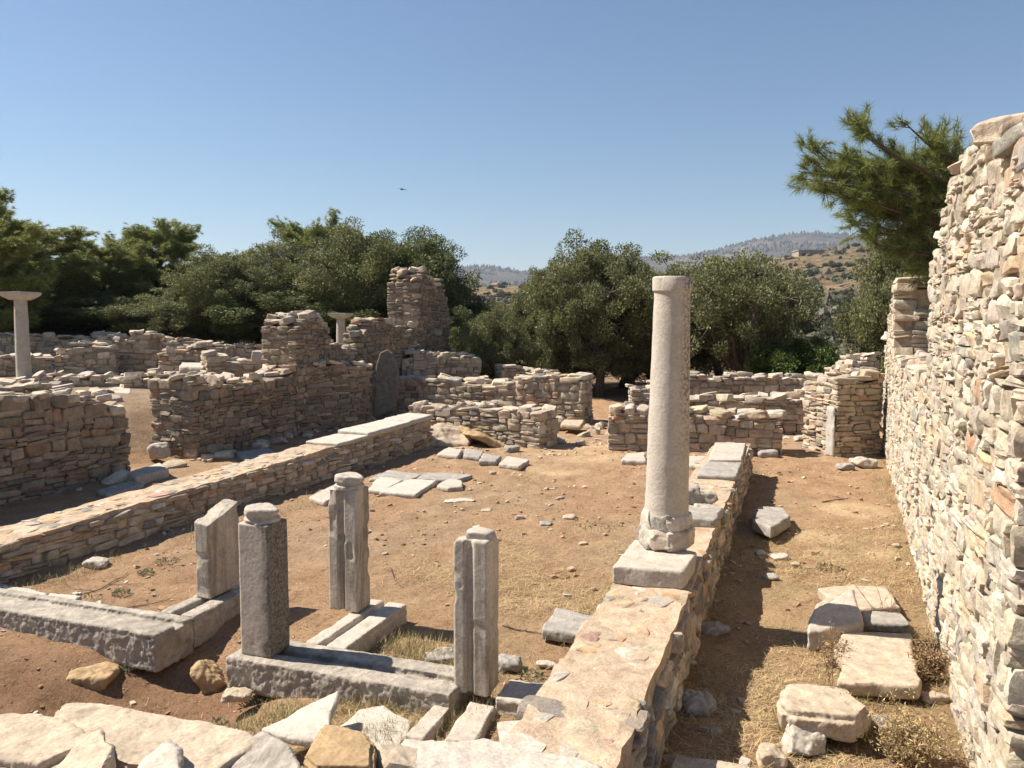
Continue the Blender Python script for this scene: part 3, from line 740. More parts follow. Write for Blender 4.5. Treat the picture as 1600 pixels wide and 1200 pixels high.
# slender columns with capitals on the terrace
def slender(label, px, ybase, ytop, wpx, d, cap_w, cap_h, group=None, hexa=True):
    b = D(px, ybase, d); t = D(px, ytop, d); H = t.z - b.z; k = d / F
    c = empty('column', (b.x, b.y, b.z)); tag(c, label, 'column', group)
    bm = bmesh.new(); lathe(bm, [(wpx * k / 2 * 1.15, -.3), (wpx * k / 2 * 1.12, .06)] + [(wpx * k / 2 * (1 - .18 * i / 10), .1 + (H - cap_h * k - .1) * i / 10) for i in range(11)], 24)
    displace(bm, .006, 4, 2); finish(bm, 'shaft', M['marble'], c)
    hw = cap_w * k / 2; hb = hw * .52; z0 = H - cap_h * k; z1 = H - cap_h * k * .32; bm = bmesh.new()
    lv = [[bm.verts.new((sx * a, sy * a, z)) for sx, sy in ((-1, -1), (1, -1), (1, 1), (-1, 1))] for a, z in ((hb, z0 + .003), (hw * .78, (z0 + z1) / 2), (hw, z1), (hw, H))]
    for a, b_ in zip(lv, lv[1:]):
        for i in range(4): bm.faces.new((a[i], a[(i + 1) % 4], b_[(i + 1) % 4], b_[i]))
    bm.faces.new(lv[0][::-1]); bm.faces.new(lv[-1]); bmesh.ops.bevel(bm, geom=bm.edges[:], offset=.012, segments=2, affect='EDGES')
    bmesh.ops.subdivide_edges(bm, edges=bm.edges[:], cuts=2, use_grid_fill=True); displace(bm, .008, 6, 5)
    cp = finish(bm, 'capital', M['marble_white'], c); cp.rotation_euler = (0, 0, math.radians(-12))
slender('slender marble column with a flared square capital at the far left', 38, 597, 456, 22, 19.5, 42, 13)
slender('small marble column with a wide capital showing through the notch in the tall wall', 534, 600, 489, 16, 23.5, 30, 9)

# upright grey slab beside the cross wall
def upright(name, label, cat, outline, thick, d, mat, seed, yaw=0):
    """outline in photo pixels at distance d -> standing slab of real thickness"""
    pts = [D(x, y, d) for x, y in outline]; cx = sum(p.x for p in pts) / len(pts); zb = min(p.z for p in pts)
    bm = bmesh.new()
    f = [bm.verts.new((p.x - cx, 0, p.z - zb)) for p in pts]; b_ = [bm.verts.new((p.x - cx, thick, p.z - zb)) for p in pts]
    fs = [bm.faces.new(f), bm.faces.new(b_[::-1])]; n = len(f)
    for i in range(n): fs.append(bm.faces.new((f[i], b_[i], b_[(i + 1) % n], f[(i + 1) % n])))
    bmesh.ops.recalc_face_normals(bm, faces=fs); bmesh.ops.bevel(bm, geom=bm.edges[:], offset=.015, segments=2, affect='EDGES', clamp_overlap=True)
    o = finish(bm, name, M[mat]); weather(o, .02, [(.3, .012), (.08, .006)], seed); o.location = (cx, d, zb); o.rotation_euler = (0, 0, yaw); return tag(o, label, cat)
upright('standing_slab', 'dark grey upright stone slab with a rounded top, right of the square cross wall', 'stone slab', [(584, 652), (618, 640), (622, 600), (620, 570), (613, 553), (604, 546), (594, 551), (587, 572)], .22, 18.9, 'render_grey', 3)
upright('plaster_jamb', 'narrow white plaster strip on the left corner of the coursed pier', 'plaster strip', [(1300, 714), (1305, 716), (1306, 640), (1304, 634), (1302, 640)], .34, 14.5, 'plaster', 4)

# ------------------------------------------------------------------ chancel screen: base blocks and posts
def B2(p, du, dv): return (p[0] + U2[0] * du + V2[0] * dv, p[1] + U2[1] * du + V2[1] * dv)
def rail_block(parts, name, label, cat, zt, th, mat, seed, rough=.012):
    """parts: outline (near-left corner p, length along v, depth along u) with a long groove cut in the top"""
    bm = bmesh.new()
    for (p, lu, lv, grooves, zo, tt) in parts:
        z = zt + zo
        def bx(u0, u1, v0, v1, za, zb_):
            pts = [B2(p, u0, v0), B2(p, u0, v1), B2(p, u1, v1), B2(p, u1, v0)]
            poly_block(bm, pts, za, zb_, seed + int(v0 * 10), .010, .003, .1)
        if grooves is None: bx(0, lu, 0, lv, z - tt, z)
        else:
            ax_, a, b_, dp = grooves
            bx(0, lu, 0, lv, z - tt, z - dp)
            if ax_ == 'v':          # groove runs along v
                bx(0, a, 0, lv, z - dp - .004, z); bx(b_, lu, .0, lv, z - dp - .004, z - .004)
            else:
                bx(0, lu, 0, a, z - dp - .004, z); bx(0, lu, b_, lv, z - dp - .004, z - .004)
    o = finish(bm, name, M[mat]); weather(o, .010, [(.3, .012), (.06, .008), (.028, .009)], seed, .35); return tag(o, label, cat)
ZC = .15
c1 = P(352, 1026, ZC); d1 = np.array(P(704, 1086, ZC)[:2]) - np.array(c1[:2]); l1 = np.linalg.norm(d1)
rail_block([((c1.x, c1.y), .42, l1, ('v', .17, .26, .05), 0, .24)], 'marble_kerb', 'grooved marble base block under the knobbed front post, rough pitted front', 'base block', ZC, .24, 'marble_dark', 5)
ca = P(438, 1010, ZC); 
pc = B2((c1.x, c1.y), .42 + .004, .36)
rail_block([(pc, .98, .34, ('u', .12, .17, .04), -.01, .17)], 'marble_kerb', 'short grooved marble base block leading back to the farthest grooved post', 'base block', ZC, .2, 'marble', 6)
cd = P(772, 1090, ZC - .03); rail_block([((cd.x, cd.y), .30, .42, None, 0, .2)], 'marble_kerb', 'plain marble base block between the right grooved post and the low wall', 'base block', ZC - .03, .2, 'marble', 7)
cl = P(243, 992, ZC); 
pl = B2((cl.x, cl.y), 0, -2.9)
rail_block([(pl, .40, 2.9, ('v', .20, .31, .04), 0, .30)], 'marble_kerb', 'long grooved marble base block at the left edge with hammered front face', 'base block', ZC, .3, 'marble_dark', 8, .014)
pl2 = B2((cl.x, cl.y), .404, -.34)
rail_block([(pl2, 1.15, .34, ('u', .12, .2, .05), 0, .27)], 'marble_kerb', 'grooved marble base block running back from the left corner to the broken panel', 'base block', ZC, .27, 'marble_dark', 9)

def post(label, base, wv, du, H, groove=None, knob=None, zb=ZC, mat='marble', seed=1, yaw=0, chip=None, topslope=None, side_stain=False):
    """cross-section polygon in (v,u) with an optional groove in the face towards the camera"""
    root = empty('chancel_post', (base[0], base[1], zb)); tag(root, label, 'stone post')
    if groove:
        a, b_, g = groove; sec = [(0, 0), (a, 0), (a + .008, g), (b_ - .008, g), (b_, 0), (wv, 0), (wv, du), (0, du)]
    else: sec = [(0, 0), (wv, 0), (wv, du), (0, du)]
    bm = bmesh.new(); nz = 14; rings = []
    for i in range(nz + 1):
        z = H * i / nz; rings.append([bm.verts.new((V2[0] * v + U2[0] * u, V2[1] * v + U2[1] * u, z)) for v, u in sec])
    k = len(sec)
    fs = []
    for a_, b2 in zip(rings, rings[1:]):
        for i in range(k): fs.append(bm.faces.new((a_[i], a_[(i + 1) % k], b2[(i + 1) % k], b2[i])))
    fs += [bm.faces.new(rings[0][::-1]), bm.faces.new(rings[-1])]
    bmesh.ops.recalc_face_normals(bm, faces=bm.faces[:])
    bmesh.ops.bevel(bm, geom=[e for e in bm.edges if e.is_manifold and e.calc_face_angle(0) > .6], offset=.008, segments=2, affect='EDGES', clamp_overlap=True)
    bmesh.ops.triangulate(bm, faces=[q for q in bm.faces if len(q.verts) > 4])
    bmesh.ops.subdivide_edges(bm, edges=[e for e in bm.edges if e.calc_length() > .055], cuts=2, use_grid_fill=True)
    for v in bm.verts:
        vv = v.co.x * V2[0] + v.co.y * V2[1]; uu = v.co.x * U2[0] + v.co.y * U2[1]
        if chip:
            for (cn, cd_) in chip:          # plane cut: n.(v,u,z) <= d
                s = cn[0] * vv + cn[1] * uu + cn[2] * v.co.z - cd_
                if s > 0:
                    nl = cn[0] ** 2 + cn[1] ** 2 + cn[2] ** 2
                    vv -= s * cn[0] / nl; uu -= s * cn[1] / nl; z_ = v.co.z - s * cn[2] / nl
                    v.co = Vector((V2[0] * vv + U2[0] * uu, V2[1] * vv + U2[1] * uu, z_))
    sh = finish(bm, 'shaft', M[mat], root); weather(sh, .0065, [(.3, .005), (.05, .0009), (.02, .0009)], seed)
    if knob:
        r, h, cv, cu = knob; bm = bmesh.new()
        lathe(bm, [(r * 1.03, -.01), (r * 1.03, h * .22), (r * .86, h * .3), (r * .86, h * .42), (r * 1.02, h * .5), (r * 1.0, h * .9), (r * .9, h)], 30)
        for v in bm.verts:
            if v.co.z > h * .8 and v.co.x > r * .2: v.co.z -= (v.co.x - r * .2) * .35
        ko = finish(bm, 'knob', M['marble'], root); weather(ko, .007, [(.1, .010), (.03, .004)], seed + 9)
        ko.location = (V2[0] * cv + U2[0] * cu, V2[1] * cv + U2[1] * cu, H)
    root.rotation_euler = (0, 0, yaw)
    return root
def Hpost(px, yb, yt, zb=ZC):
    b = P(px, yb, zb); return b, D(px, yt, b.y).z - zb
def stained_mat():
    m, n, l, b = new_mat('stained_marble'); co = n.new('ShaderNodeTexCoord').outputs['Object']
    n1 = tex_noise(n, l, co, 6, 8, .65, .3); n2 = tex_noise(n, l, co, 50, 5, .7)
    c = ramp(n, l, n1, [(.3, (.40, .345, .28)), (.7, (.50, .435, .36))])
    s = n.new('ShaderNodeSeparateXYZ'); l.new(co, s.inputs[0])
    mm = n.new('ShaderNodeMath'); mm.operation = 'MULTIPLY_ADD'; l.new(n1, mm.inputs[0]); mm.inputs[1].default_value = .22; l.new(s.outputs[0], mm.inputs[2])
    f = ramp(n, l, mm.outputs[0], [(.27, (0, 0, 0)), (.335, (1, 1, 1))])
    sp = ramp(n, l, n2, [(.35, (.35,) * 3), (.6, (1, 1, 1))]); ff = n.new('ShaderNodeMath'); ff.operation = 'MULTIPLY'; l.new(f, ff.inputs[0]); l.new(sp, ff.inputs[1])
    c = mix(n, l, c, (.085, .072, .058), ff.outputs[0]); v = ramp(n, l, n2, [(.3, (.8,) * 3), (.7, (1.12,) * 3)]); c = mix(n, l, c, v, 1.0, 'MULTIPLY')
    l.new(c, b.inputs['Base Color']); b.inputs['Roughness'].default_value = .85; b.inputs['Specular IOR Level'].default_value = .2
    nb = bump(n, l, n1, .5, .008); nb = bump(n, l, n2, .6, .003, nb); l.new(nb, b.inputs['Normal']); return m
M['stained'] = stained_mat()
b, h = Hpost(376, 1022, 817); post('smooth knobbed marble post with dark stained right side, nearest on the left', b, .255, .23, h, None, (.118, .105, .125, .115), mat='stained', seed=2)
b, h = Hpost(514, 952, 763); post('grooved marble post with a round knob, farthest back of the posts', b, .27, .21, h, (.10, .15, .035), (.115, .11, .15, .10), mat='post_marble', seed=3)
b, h = Hpost(709, 1082, 842, ZC - .05); post('grooved marble post with a broken sloping top, at the right by the low wall', b, .235, .21, h, (.085, .135, .035), None, mat='post_marble', seed=4, zb=ZC - .05, chip=[((-.8, -.1, .6), .60 * h - .02), ((.0, .25, 1.0), h + .02)])
b_ = b; tp = empty('x'); bpy.data.objects.remove(tp)
# cap fragment on that post
rr_ = bpy.data.objects['chancel_post.002']
rng = np.random.default_rng(5); v, f, _ = batch([((0, 0, 0), (.085, .08, .035), rot(V2, U2, rng, .1, .02, .02), (1, 1, 1))], 7, 6, rng, 9, (.6, .9), .03)
ko = mesh_np('broken_knob', v, f, M['marble'], None, rr_); ko.location = (V2[0] * .145 + U2[0] * .11, V2[1] * .145 + U2[1] * .11, h + .012)
b, h = Hpost(306, 934, 812, ZC); post('broken marble panel fragment with a slanting top, left of the smooth post', b, .15, .40, h + .16, None, None, mat='post_marble', seed=6, chip=[((.15, -.30, 1.0), h - .02)])

# marble strips, slabs and stones between the chancel and the camera
slab('marble_strip', 'narrow marble strip in the grass before the posts, the left one of a pair', 'marble strip', [(628, 1150), (664, 1154), (716, 1092), (690, 1086)], .07, .12, 'marble', 21, jag=.006)
slab('marble_strip', 'cracked marble strip in the grass before the posts, the right one of a pair', 'marble strip', [(692, 1156), (742, 1160), (776, 1102), (734, 1094)], .07, .12, 'marble', 22, jag=.006)
slab('marble_slab', 'white triangular marble slab tilted in the grass before the knobbed post', 'marble slab', [(404, 1128), (508, 1158), (532, 1082), (500, 1092)], .20, .06, 'marble_white', 23, tiltx=.12, tilty=.05)
slab('stone_slab', 'flat pale flagstone half covered by dry grass behind the ochre stone', 'stone slab', [(520, 1140), (560, 1108), (600, 1100), (645, 1125), (625, 1165), (560, 1170)], .03, .10, 'marble_white', 24, jag=.03)
slab('stone_slab', 'grey slab on the nave soil touching the low wall, right of the grooved posts', 'stone slab', [(846, 982), (912, 992), (936, 964), (868, 948)], .10, .09, 'grey_stone', 25)
rock('stone', 'small flat stone in the dry grass below the grey slab', 'stone', 856, 1046, 38, .04, .7, 'marble', 26)
rock('stone', 'grey stone behind the left side of the right grooved post', 'stone', 690, 1040, 56, .06, .8, 'grey_stone', 27)
rock('stone', 'dark grey stone right of the right grooved post', 'stone', 798, 1052, 42, .09, .9, 'grey_stone', 28)
slab('marble_slab', 'broken white marble paving slab in the lower left, the larger piece', 'marble slab', [(-60, 945), (-40, 905), (10, 912), (76, 926), (60, 938), (74, 952)], .04, .06, 'marble_white', 29)
slab('marble_slab', 'broken white marble paving piece lying against the larger slab at lower left', 'marble slab', [(66, 938), (78, 926), (130, 930), (110, 942), (80, 945)], .04, .05, 'marble_white', 30)
rock('stone', 'small pale stone at the foot of the long low wall on the left', 'stone', 144, 888, 36, .08, .8, 'marble', 31)
rock('stone', 'rough ochre boulder jammed under the long base block at the left', 'boulder', 135, 1082, 66, .14, .9, 'ochre_stone', 32, z=-.24)
rock('stone', 'pale stone wedge below the rough corner of the knobbed post block', 'stone', 365, 1098, 44, .06, .8, 'cream_stone', 33, z=-.08)
rock('stone', 'reddish rock poking out of the soil bank left of the knobbed post block', 'rock', 318, 1085, 62, .14, 1.1, 'ochre_stone', 34, z=-.27, tip=.3)

# floor slabs in the nave
def flags(lst, z, grp, where, mats, seed):
    for i, (pts, lab, *mt) in enumerate(lst):
        slab('paving_slab', lab, 'paving slab', pts, z, .05, mt[0] if mt else mats, seed + i, group=grp, jag=.012)
flags([([(590, 742), (640, 738), (700, 744), (660, 752), (600, 752)], 'grey cracked paving slab at the back of the nave patch beside the long low wall', 'grey_stone'),
       ([(572, 764), (600, 742), (640, 752), (618, 768)], 'pale paving slab in the nave patch, just behind the farthest post', 'marble_white'),
       ([(600, 768), (642, 752), (690, 752), (672, 768)], 'broad paving slab with a thick front edge in the nave patch', 'marble'),
       ([(690, 757), (708, 748), (722, 752), (722, 762), (700, 762)], 'small paving piece at the right tip of the nave patch', 'marble'),
       ([(486, 775), (535, 752), (560, 756), (510, 782)], 'paving slab half in wall shadow, left of the farthest post', 'marble'),
       ([(650, 746), (700, 738), (740, 742), (715, 750)], 'thin worn paving piece behind the broad slab', 'grey_stone')], .05, 'paving slabs beside the long low wall', '', 'marble', 60)if False else None
for i, (pts, lab, mt) in enumerate([
    ([(576, 748), (606, 734), (662, 740), (640, 750)], 'grey cracked paving slab at the back of the nave patch beside the long low wall', 'grey_stone'),
    ([(574, 764), (590, 744), (632, 748), (600, 767)], 'pale paving slab in the nave patch, just behind the farthest post', 'marble_white'),
    ([(592, 768), (636, 748), (684, 750), (650, 772)], 'broad paving slab with a thick front edge in the nave patch', 'marble_white'),
    ([(682, 757), (700, 747), (722, 750), (724, 760), (700, 762)], 'small paving piece at the right tip of the nave patch', 'marble'),
    ([(482, 776), (530, 752), (566, 756), (508, 784)], 'paving slab half in wall shadow, left of the farthest post', 'marble'),
    ([(650, 747), (662, 738), (700, 738), (740, 742), (712, 750)], 'thin worn paving piece behind the broad slab', 'grey_stone')]):
    slab('paving_slab', lab, 'paving slab', pts, .07, .08, mt, 60 + i, group='paving slabs beside the long low wall', jag=.012)
for i, (pts, lab, mt) in enumerate([
    ([(682, 708), (700, 698), (724, 702), (716, 712)], 'leftmost slab of the loose row below the left nave stub', 'marble'),
    ([(724, 711), (726, 700), (756, 704), (750, 714)], 'second slab from the left in the loose row below the left nave stub', 'grey_stone'),
    ([(748, 719), (754, 708), (784, 712), (776, 720)], 'grey slab mid-row below the left nave stub', 'grey_stone'),
    ([(778, 724), (792, 712), (828, 718), (812, 728)], 'largest, rightmost slab of the loose row below the left nave stub', 'marble')]):
    slab('loose_slab', lab, 'stone slab', pts, .09, .09, mt, 70 + i, group='loose slabs below the left nave stub', jag=.012)
rock('stone', 'round stone behind the loose row below the left nave stub', 'stone', 800, 708, 26, .14, .9, 'grey_stone', 75)
rock('stone', 'large low boulder at the left foot of the left nave stub', 'boulder', 700, 699, 80, .28, .8, 'cream_stone', 76, tip=.2)
rock('stone', 'ochre bedrock lump at the foot of the left nave stub', 'rock', 765, 700, 110, .16, .9, 'ochre_stone', 77, tip=.15)
rock('stone', 'thin pale stone sliver on the bare nave soil behind the farthest post', 'stone', 718, 786, 50, .05, .4, 'marble_white', 78)
slab('stone_slab', 'flat marble slab at the foot of the stub behind the column, left side', 'stone slab', [(970, 718), (980, 708), (1008, 706), (1010, 720)], .1, .1, 'marble', 79)
slab('stone_slab', 'flat marble slab at the foot of the stub between column and low wall', 'stone slab', [(1068, 726), (1072, 712), (1104, 712), (1100, 728)], .1, .1, 'marble', 80)
rock('stone', 'dark boulder in the central gap beside the rough wall end', 'boulder', 866, 672, 34, .3, .9, 'cream_stone', 81, z=0)
slab('stone_slab', 'raised threshold slab in the central gap casting a thin shadow', 'stone slab', [(876, 662), (880, 655), (914, 656), (908, 664)], .22, .12, 'cream_stone', 82)
rock('stone', 'dark grey stone on the soil in the central gap, front left', 'stone', 864, 694, 40, .14, .8, 'grey_stone', 83)
rock('stone', 'small brown stone on the soil in the central gap', 'stone', 908, 697, 16, .12, .9, 'grey_stone', 84)
# left aisle
slab('threshold', 'marble threshold block in the left doorway gap', 'threshold', [(196, 738), (212, 745), (264, 732), (250, 722)], .14, .2, 'marble', 85)
slab('stone_slab', 'shaded flat slab at the foot of the left wall, in front of the threshold', 'stone slab', [(150, 766), (166, 774), (226, 756), (206, 749)], .05, .08, 'grey_stone', 86)
slab('stone_slab', 'pale slab leaning in the shade between the thick wall and the long low wall', 'stone slab', [(366, 706), (384, 720), (432, 710), (420, 698)], .06, .08, 'grey_stone', 87)
rock('stone', 'white stone jamb fragment at the foot of the thick wall by the doorway', 'stone', 243, 716, 30, .28, .9, 'marble', 88, z=.1)
slab('stone_slab', 'long marble slab lying on the terrace behind the left wall', 'stone slab', [(112, 612), (120, 600), (205, 602), (206, 614)], .95, .18, 'marble', 89)
slab('stone_slab', 'marble threshold piece on the terrace above the doorway gap', 'stone slab', [(186, 620), (190, 608), (226, 610), (226, 622)], .9, .24, 'marble', 90)
slab('stone_slab', 'small marble lintel block set on the terrace ruins, mid left', 'stone block', [(280, 572), (284, 566), (322, 567), (320, 573)], 1.35, .15, 'marble', 91)
upright('marble_block', 'square white marble block standing beside the tall notched wall', 'marble block', [(391, 566), (412, 566), (412, 549), (393, 548)], .4, 20, 'marble', 92)

# right aisle
slab('stone_slab', 'grey squared block lying tilted in the right aisle near the low wall', 'stone block', [(1176, 812), (1204, 824), (1236, 806), (1226, 792), (1184, 790)], .17, .14, 'grey_stone', 101)
slab('stone_slab', 'pale notched marble slab flat on the aisle soil, behind the wedge block', 'marble slab', [(1290, 958), (1272, 950), (1292, 930), (1276, 918), (1330, 914), (1386, 916), (1408, 948), (1350, 952)], .09, .1, 'cream_stone', 102, jag=.02)
slab('stone_slab', 'wedge-shaped grey block with a ridge, leaning on the notched slab', 'marble block', [(1262, 974), (1350, 966), (1334, 932), (1272, 952)], .20, .16, 'marble', 103, tilty=.25)
slab('stone_slab', 'narrow slab piece right of the wedge block, half in shadow', 'stone slab', [(1350, 972), (1424, 976), (1408, 956), (1346, 954)], .09, .08, 'grey_stone', 104)
slab('stone_slab', 'largest pale rectangular slab in the right aisle, beside the big wall', 'marble slab', [(1306, 1064), (1438, 1072), (1424, 988), (1316, 986), (1300, 1010), (1318, 1030)], .10, .1, 'cream_stone', 105, jag=.02)
slab('stone_slab', 'thick rounded cream block in the right aisle, in front of the large slab', 'stone block', [(1222, 1112), (1345, 1122), (1366, 1104), (1330, 1074), (1290, 1068), (1228, 1066), (1216, 1080)], .19, .17, 'cream_stone', 106, bev=.035, jag=.015)
rock('stone', 'round grey rock in the grass at the front of the right aisle', 'rock', 1262, 1186, 66, .20, .9, 'marble', 107, cutr=(.5, .8), k=8, tip=.3)
slab('stone_slab', 'pale slab cut by the bottom edge of the picture in the right aisle', 'stone slab', [(1052, 1178), (1110, 1184), (1186, 1200), (1180, 1260), (1040, 1250)], .08, .12, 'cream_stone', 108)
rock('stone', 'pale stone at the bottom edge, right of the slab cut by it', 'stone', 1210, 1202, 50, .10, .8, 'cream_stone', 109)
rock('stone', 'flat grey stone half buried in grass by the rounded cream block', 'stone', 1400, 1148, 66, .05, .6, 'grey_stone', 110)
rock('stone', 'small pale stone at the foot of the big wall right of the large slab', 'stone', 1465, 1100, 44, .06, .6, 'cream_stone', 111)
rock('stone', 'flat shaded slab beside the low wall in the right aisle, front', 'stone', 1098, 1120, 60, .08, 1.0, 'grey_stone', 112)
rock('stone', 'shaded stone beside the low wall, level with the plinth', 'stone', 1118, 992, 50, .06, .7, 'grey_stone', 113)
for i, (x, y, w_, h_, lb) in enumerate([(1222, 876, 26, .05, 'small grey stone near the squared block, left of a pair'), (1245, 888, 16, .06, 'small white stone near the squared block, right of a pair'),
        (1205, 908, 24, .05, 'small pale stone at the shadow edge in the right aisle'), (1190, 868, 18, .05, 'brown stone in the shadow edge near the squared block'),
        (1402, 856, 12, .04, 'tiny white stone by the foot of the big wall'), (1325, 735, 26, .12, 'pale stone left of the boulder at the pier foot'),
        (1356, 732, 36, .18, 'rounded boulder at the foot of the coursed pier'), (1340, 728, 20, .14, 'small stone between boulder and pier'),
        (1205, 715, 30, .14, 'squared stone at the right foot of the stub behind the column'), (1262, 690, 34, .12, 'low stone in front of the joined wall'),
        (890, 812, 22, .05, 'small white stone on bare nave soil, left of a pair'), (853, 822, 20, .04, 'white pebble on bare nave soil, centre'),
        (812, 812, 14, .05, 'small pale stone on the nave soil beyond the broken-topped post'), (760, 800, 18, .03, 'flat chip on the nave soil'),
        (875, 780, 14, .03, 'small brown chip on the nave soil'), (744, 826, 12, .03, 'tiny pale chip left of the broken-topped post'), (912, 852, 14, .03, 'small dark stone on the nave soil by the column'),
        (770, 742, 12, .06, 'dark pebble right of the paving patch')]):
    rock('small_stone', lb, 'stone', x, y, w_, h_, .8, ['marble', 'cream_stone', 'grey_stone'][i % 3], 130 + i)

# ------------------------------------------------------------------ foreground wall the camera looks over
def fg(label, px, py, w_px, h_m, depth, mat, seed, z, yaw=0, tip=.08, name='wall_stone', cutr=(.6, .88)):
    o = rock(name, label, 'stone', px, py, w_px, h_m, depth, mat, seed, z=z, yaw=yaw, n=12, tip=tip, k=8, cutr=cutr); return o
slab('wall_stone', 'broad pale flat stone on the near wall, lower left', 'stone', [(60, 1170), (330, 1215), (420, 1160), (396, 1138), (320, 1120), (130, 1094), (92, 1098), (80, 1125)], .86, .16, 'cream_stone', 141, bev=.03, jag=.02, tilty=.05)
slab('wall_stone', 'pale stone at the lower left corner on the near wall', 'stone', [(-120, 1180), (60, 1200), (170, 1150), (110, 1120), (20, 1108), (-100, 1120)], .88, .15, 'cream_stone', 142, bev=.03, jag=.03)
slab('wall_stone', 'pointed pale stone with a rough grey side on the near wall at lower left', 'stone', [(40, 1235), (150, 1235), (182, 1180), (160, 1142), (120, 1152), (70, 1195)], .90, .10, 'cream_stone', 143, bev=.012, jag=.008, tiltx=.30, tilty=.12, rg=2.6)
slab('wall_stone', 'angular cream stone with a sharp corner on the near wall, beside the pointed one', 'stone', [(190, 1235), (290, 1235), (282, 1176), (262, 1160), (225, 1182)], .89, .09, 'marble', 148, bev=.012, jag=.008, tiltx=.22, tilty=.15, rg=2.6)
slab('wall_stone', 'dark ridged stone on the near wall left of the ochre stone', 'stone', [(290, 1240), (480, 1225), (455, 1172), (410, 1155), (330, 1180)], .84, .14, 'marble_dark', 145, bev=.012, jag=.01, tiltx=.12, tilty=.25, rg=2.5)
slab('wall_stone', 'ochre yellow stone on the near wall, bottom centre left', 'stone', [(468, 1178), (490, 1196), (584, 1196), (590, 1158), (570, 1142), (505, 1132)], .78, .14, 'ochre_stone', 146, bev=.02, jag=.012, tilty=.1)
slab('wall_stone', 'long pitted white stone on the near wall, bottom centre', 'stone', [(580, 1215), (606, 1170), (625, 1148), (700, 1152), (760, 1148), (850, 1170), (950, 1200), (940, 1260), (600, 1260)], .70, .16, 'marble', 147, bev=.03, jag=.03)
q1 = P(-260, 1190, .7); q2 = P(790, 1230, .7)
wall('ruined_wall', 'near rubble wall along the bottom left edge that carries the big pale stones', (q1.x, q1.y + .0), (q2.x, q2.y), None, -.3, .7, 61, zprof=[(0, .72), (9, .58)], n=5, hh=(.08, .16), ww=(.2, .5)) if False else None
qa = P(-200, 1150, .72); qb = P(900, 1185, .60)
A = np.array((qa.x, qa.y - .02)); B = np.array((qb.x, qb.y - .02))
sxn = (B - A) / np.linalg.norm(B - A); nrm_ = np.array([-sxn[1], sxn[0]])
# built from its far face: thickness runs back toward the camera
A1, B1 = A - nrm_ * .75, B - nrm_ * .75
wall('ruined_wall', 'near rubble wall along the bottom left edge that carries the big pale stones', A1, B1, None, -.35, .75, 61, zprof=[(0, .74), (np.linalg.norm(B1 - A1), .56)], n=5, hh=(.07, .15), ww=(.2, .5), inset=.03, mortar=(.5, .4, .3))

# ------------------------------------------------------------------ vegetation builders
def tubes(paths, seg=6):
    """paths: list of (points, radii) -> verts, quads"""
    V = []; Q = []
    for pts, rad in paths:
        pts = [Vector(p) for p in pts]; base = len(V); n = len(pts)
        for i, p in enumerate(pts):
            t = (pts[min(i + 1, n - 1)] - pts[max(i - 1, 0)]); t = t.normalized() if t.length > 1e-6 else Vector((0, 0, 1))
            a = t.orthogonal().normalized() if abs(t.z) < .98 else Vector((1, 0, 0)); a = (a - t * a.dot(t)).normalized()
            ref = Vector((.31, .77, .55)); a = ref - t * ref.dot(t); a.normalize(); b = t.cross(a)
            for k in range(seg):
                w_ = 6.28318 * k / seg; q = p + (a * math.cos(w_) + b * math.sin(w_)) * rad[i]; V.append((q.x, q.y, q.z))
        for i in range(n - 1):
            for k in range(seg):
                Q.append((base + i * seg + k, base + i * seg + (k + 1) % seg, base + (i + 1) * seg + (k + 1) % seg, base + (i + 1) * seg + k))
    return np.array(V), np.array(Q)
def bent(a, b, r0, r1, rng, n=5, wob=.08):
    a = np.array(a, float); b = np.array(b, float); L = np.linalg.norm(b - a); pts = []; off = rng.normal(0, wob * L, (2, 3))
    for i in range(n + 1):
        t = i / n; pts.append(a + (b - a) * t + off[0] * math.sin(math.pi * t) + off[1] * math.sin(2 * math.pi * t) * .5)
    return (pts, [r0 + (r1 - r0) * i / n for i in range(n + 1)])
def leaves(C, Rr, per, size, width, rng, base, var=.25, silver=.12, squash=.8, outward=.6, shell=.5):
    """C: clump centres (n,3), Rr radii; flat pointed leaves"""
    n = len(C); N = n * per; idx = np.repeat(np.arange(n), per)
    d = rng.normal(size=(N, 3)); d /= np.linalg.norm(d, axis=1)[:, None]
    rr = Rr[idx] * (shell + (1 - shell) * rng.random(N)) * rng.uniform(.75, 1.12, N)
    p = C[idx] + d * rr[:, None] * np.array([1, 1, squash])
    ax = d * outward + rng.normal(size=(N, 3)) * .6 + np.array([0, 0, .25]); ax /= np.linalg.norm(ax, axis=1)[:, None]
    sd_ = np.cross(ax, rng.normal(size=(N, 3))); sd_ /= np.linalg.norm(sd_, axis=1)[:, None] + 1e-9
    L = size * rng.uniform(.6, 1.3, N)[:, None]; W = width * rng.uniform(.7, 1.2, N)[:, None]
    v = np.stack([p, p + ax * L * .5 + sd_ * W, p + ax * L, p + ax * L * .5 - sd_ * W], 1).reshape(-1, 3)
    f = np.arange(N * 4).reshape(-1, 4)
    t = np.array(base)[None] * (1 + rng.normal(0, var, N))[:, None]
    cl = rng.uniform(.75, 1.3, n); t = t * cl[idx][:, None]
    s_ = rng.random(N) < silver; t[s_] = t[s_] * 1.5 + np.array([.04, .045, .04])
    t = np.clip(t, .01, .9); return v, f, np.repeat(t, 4, 0)
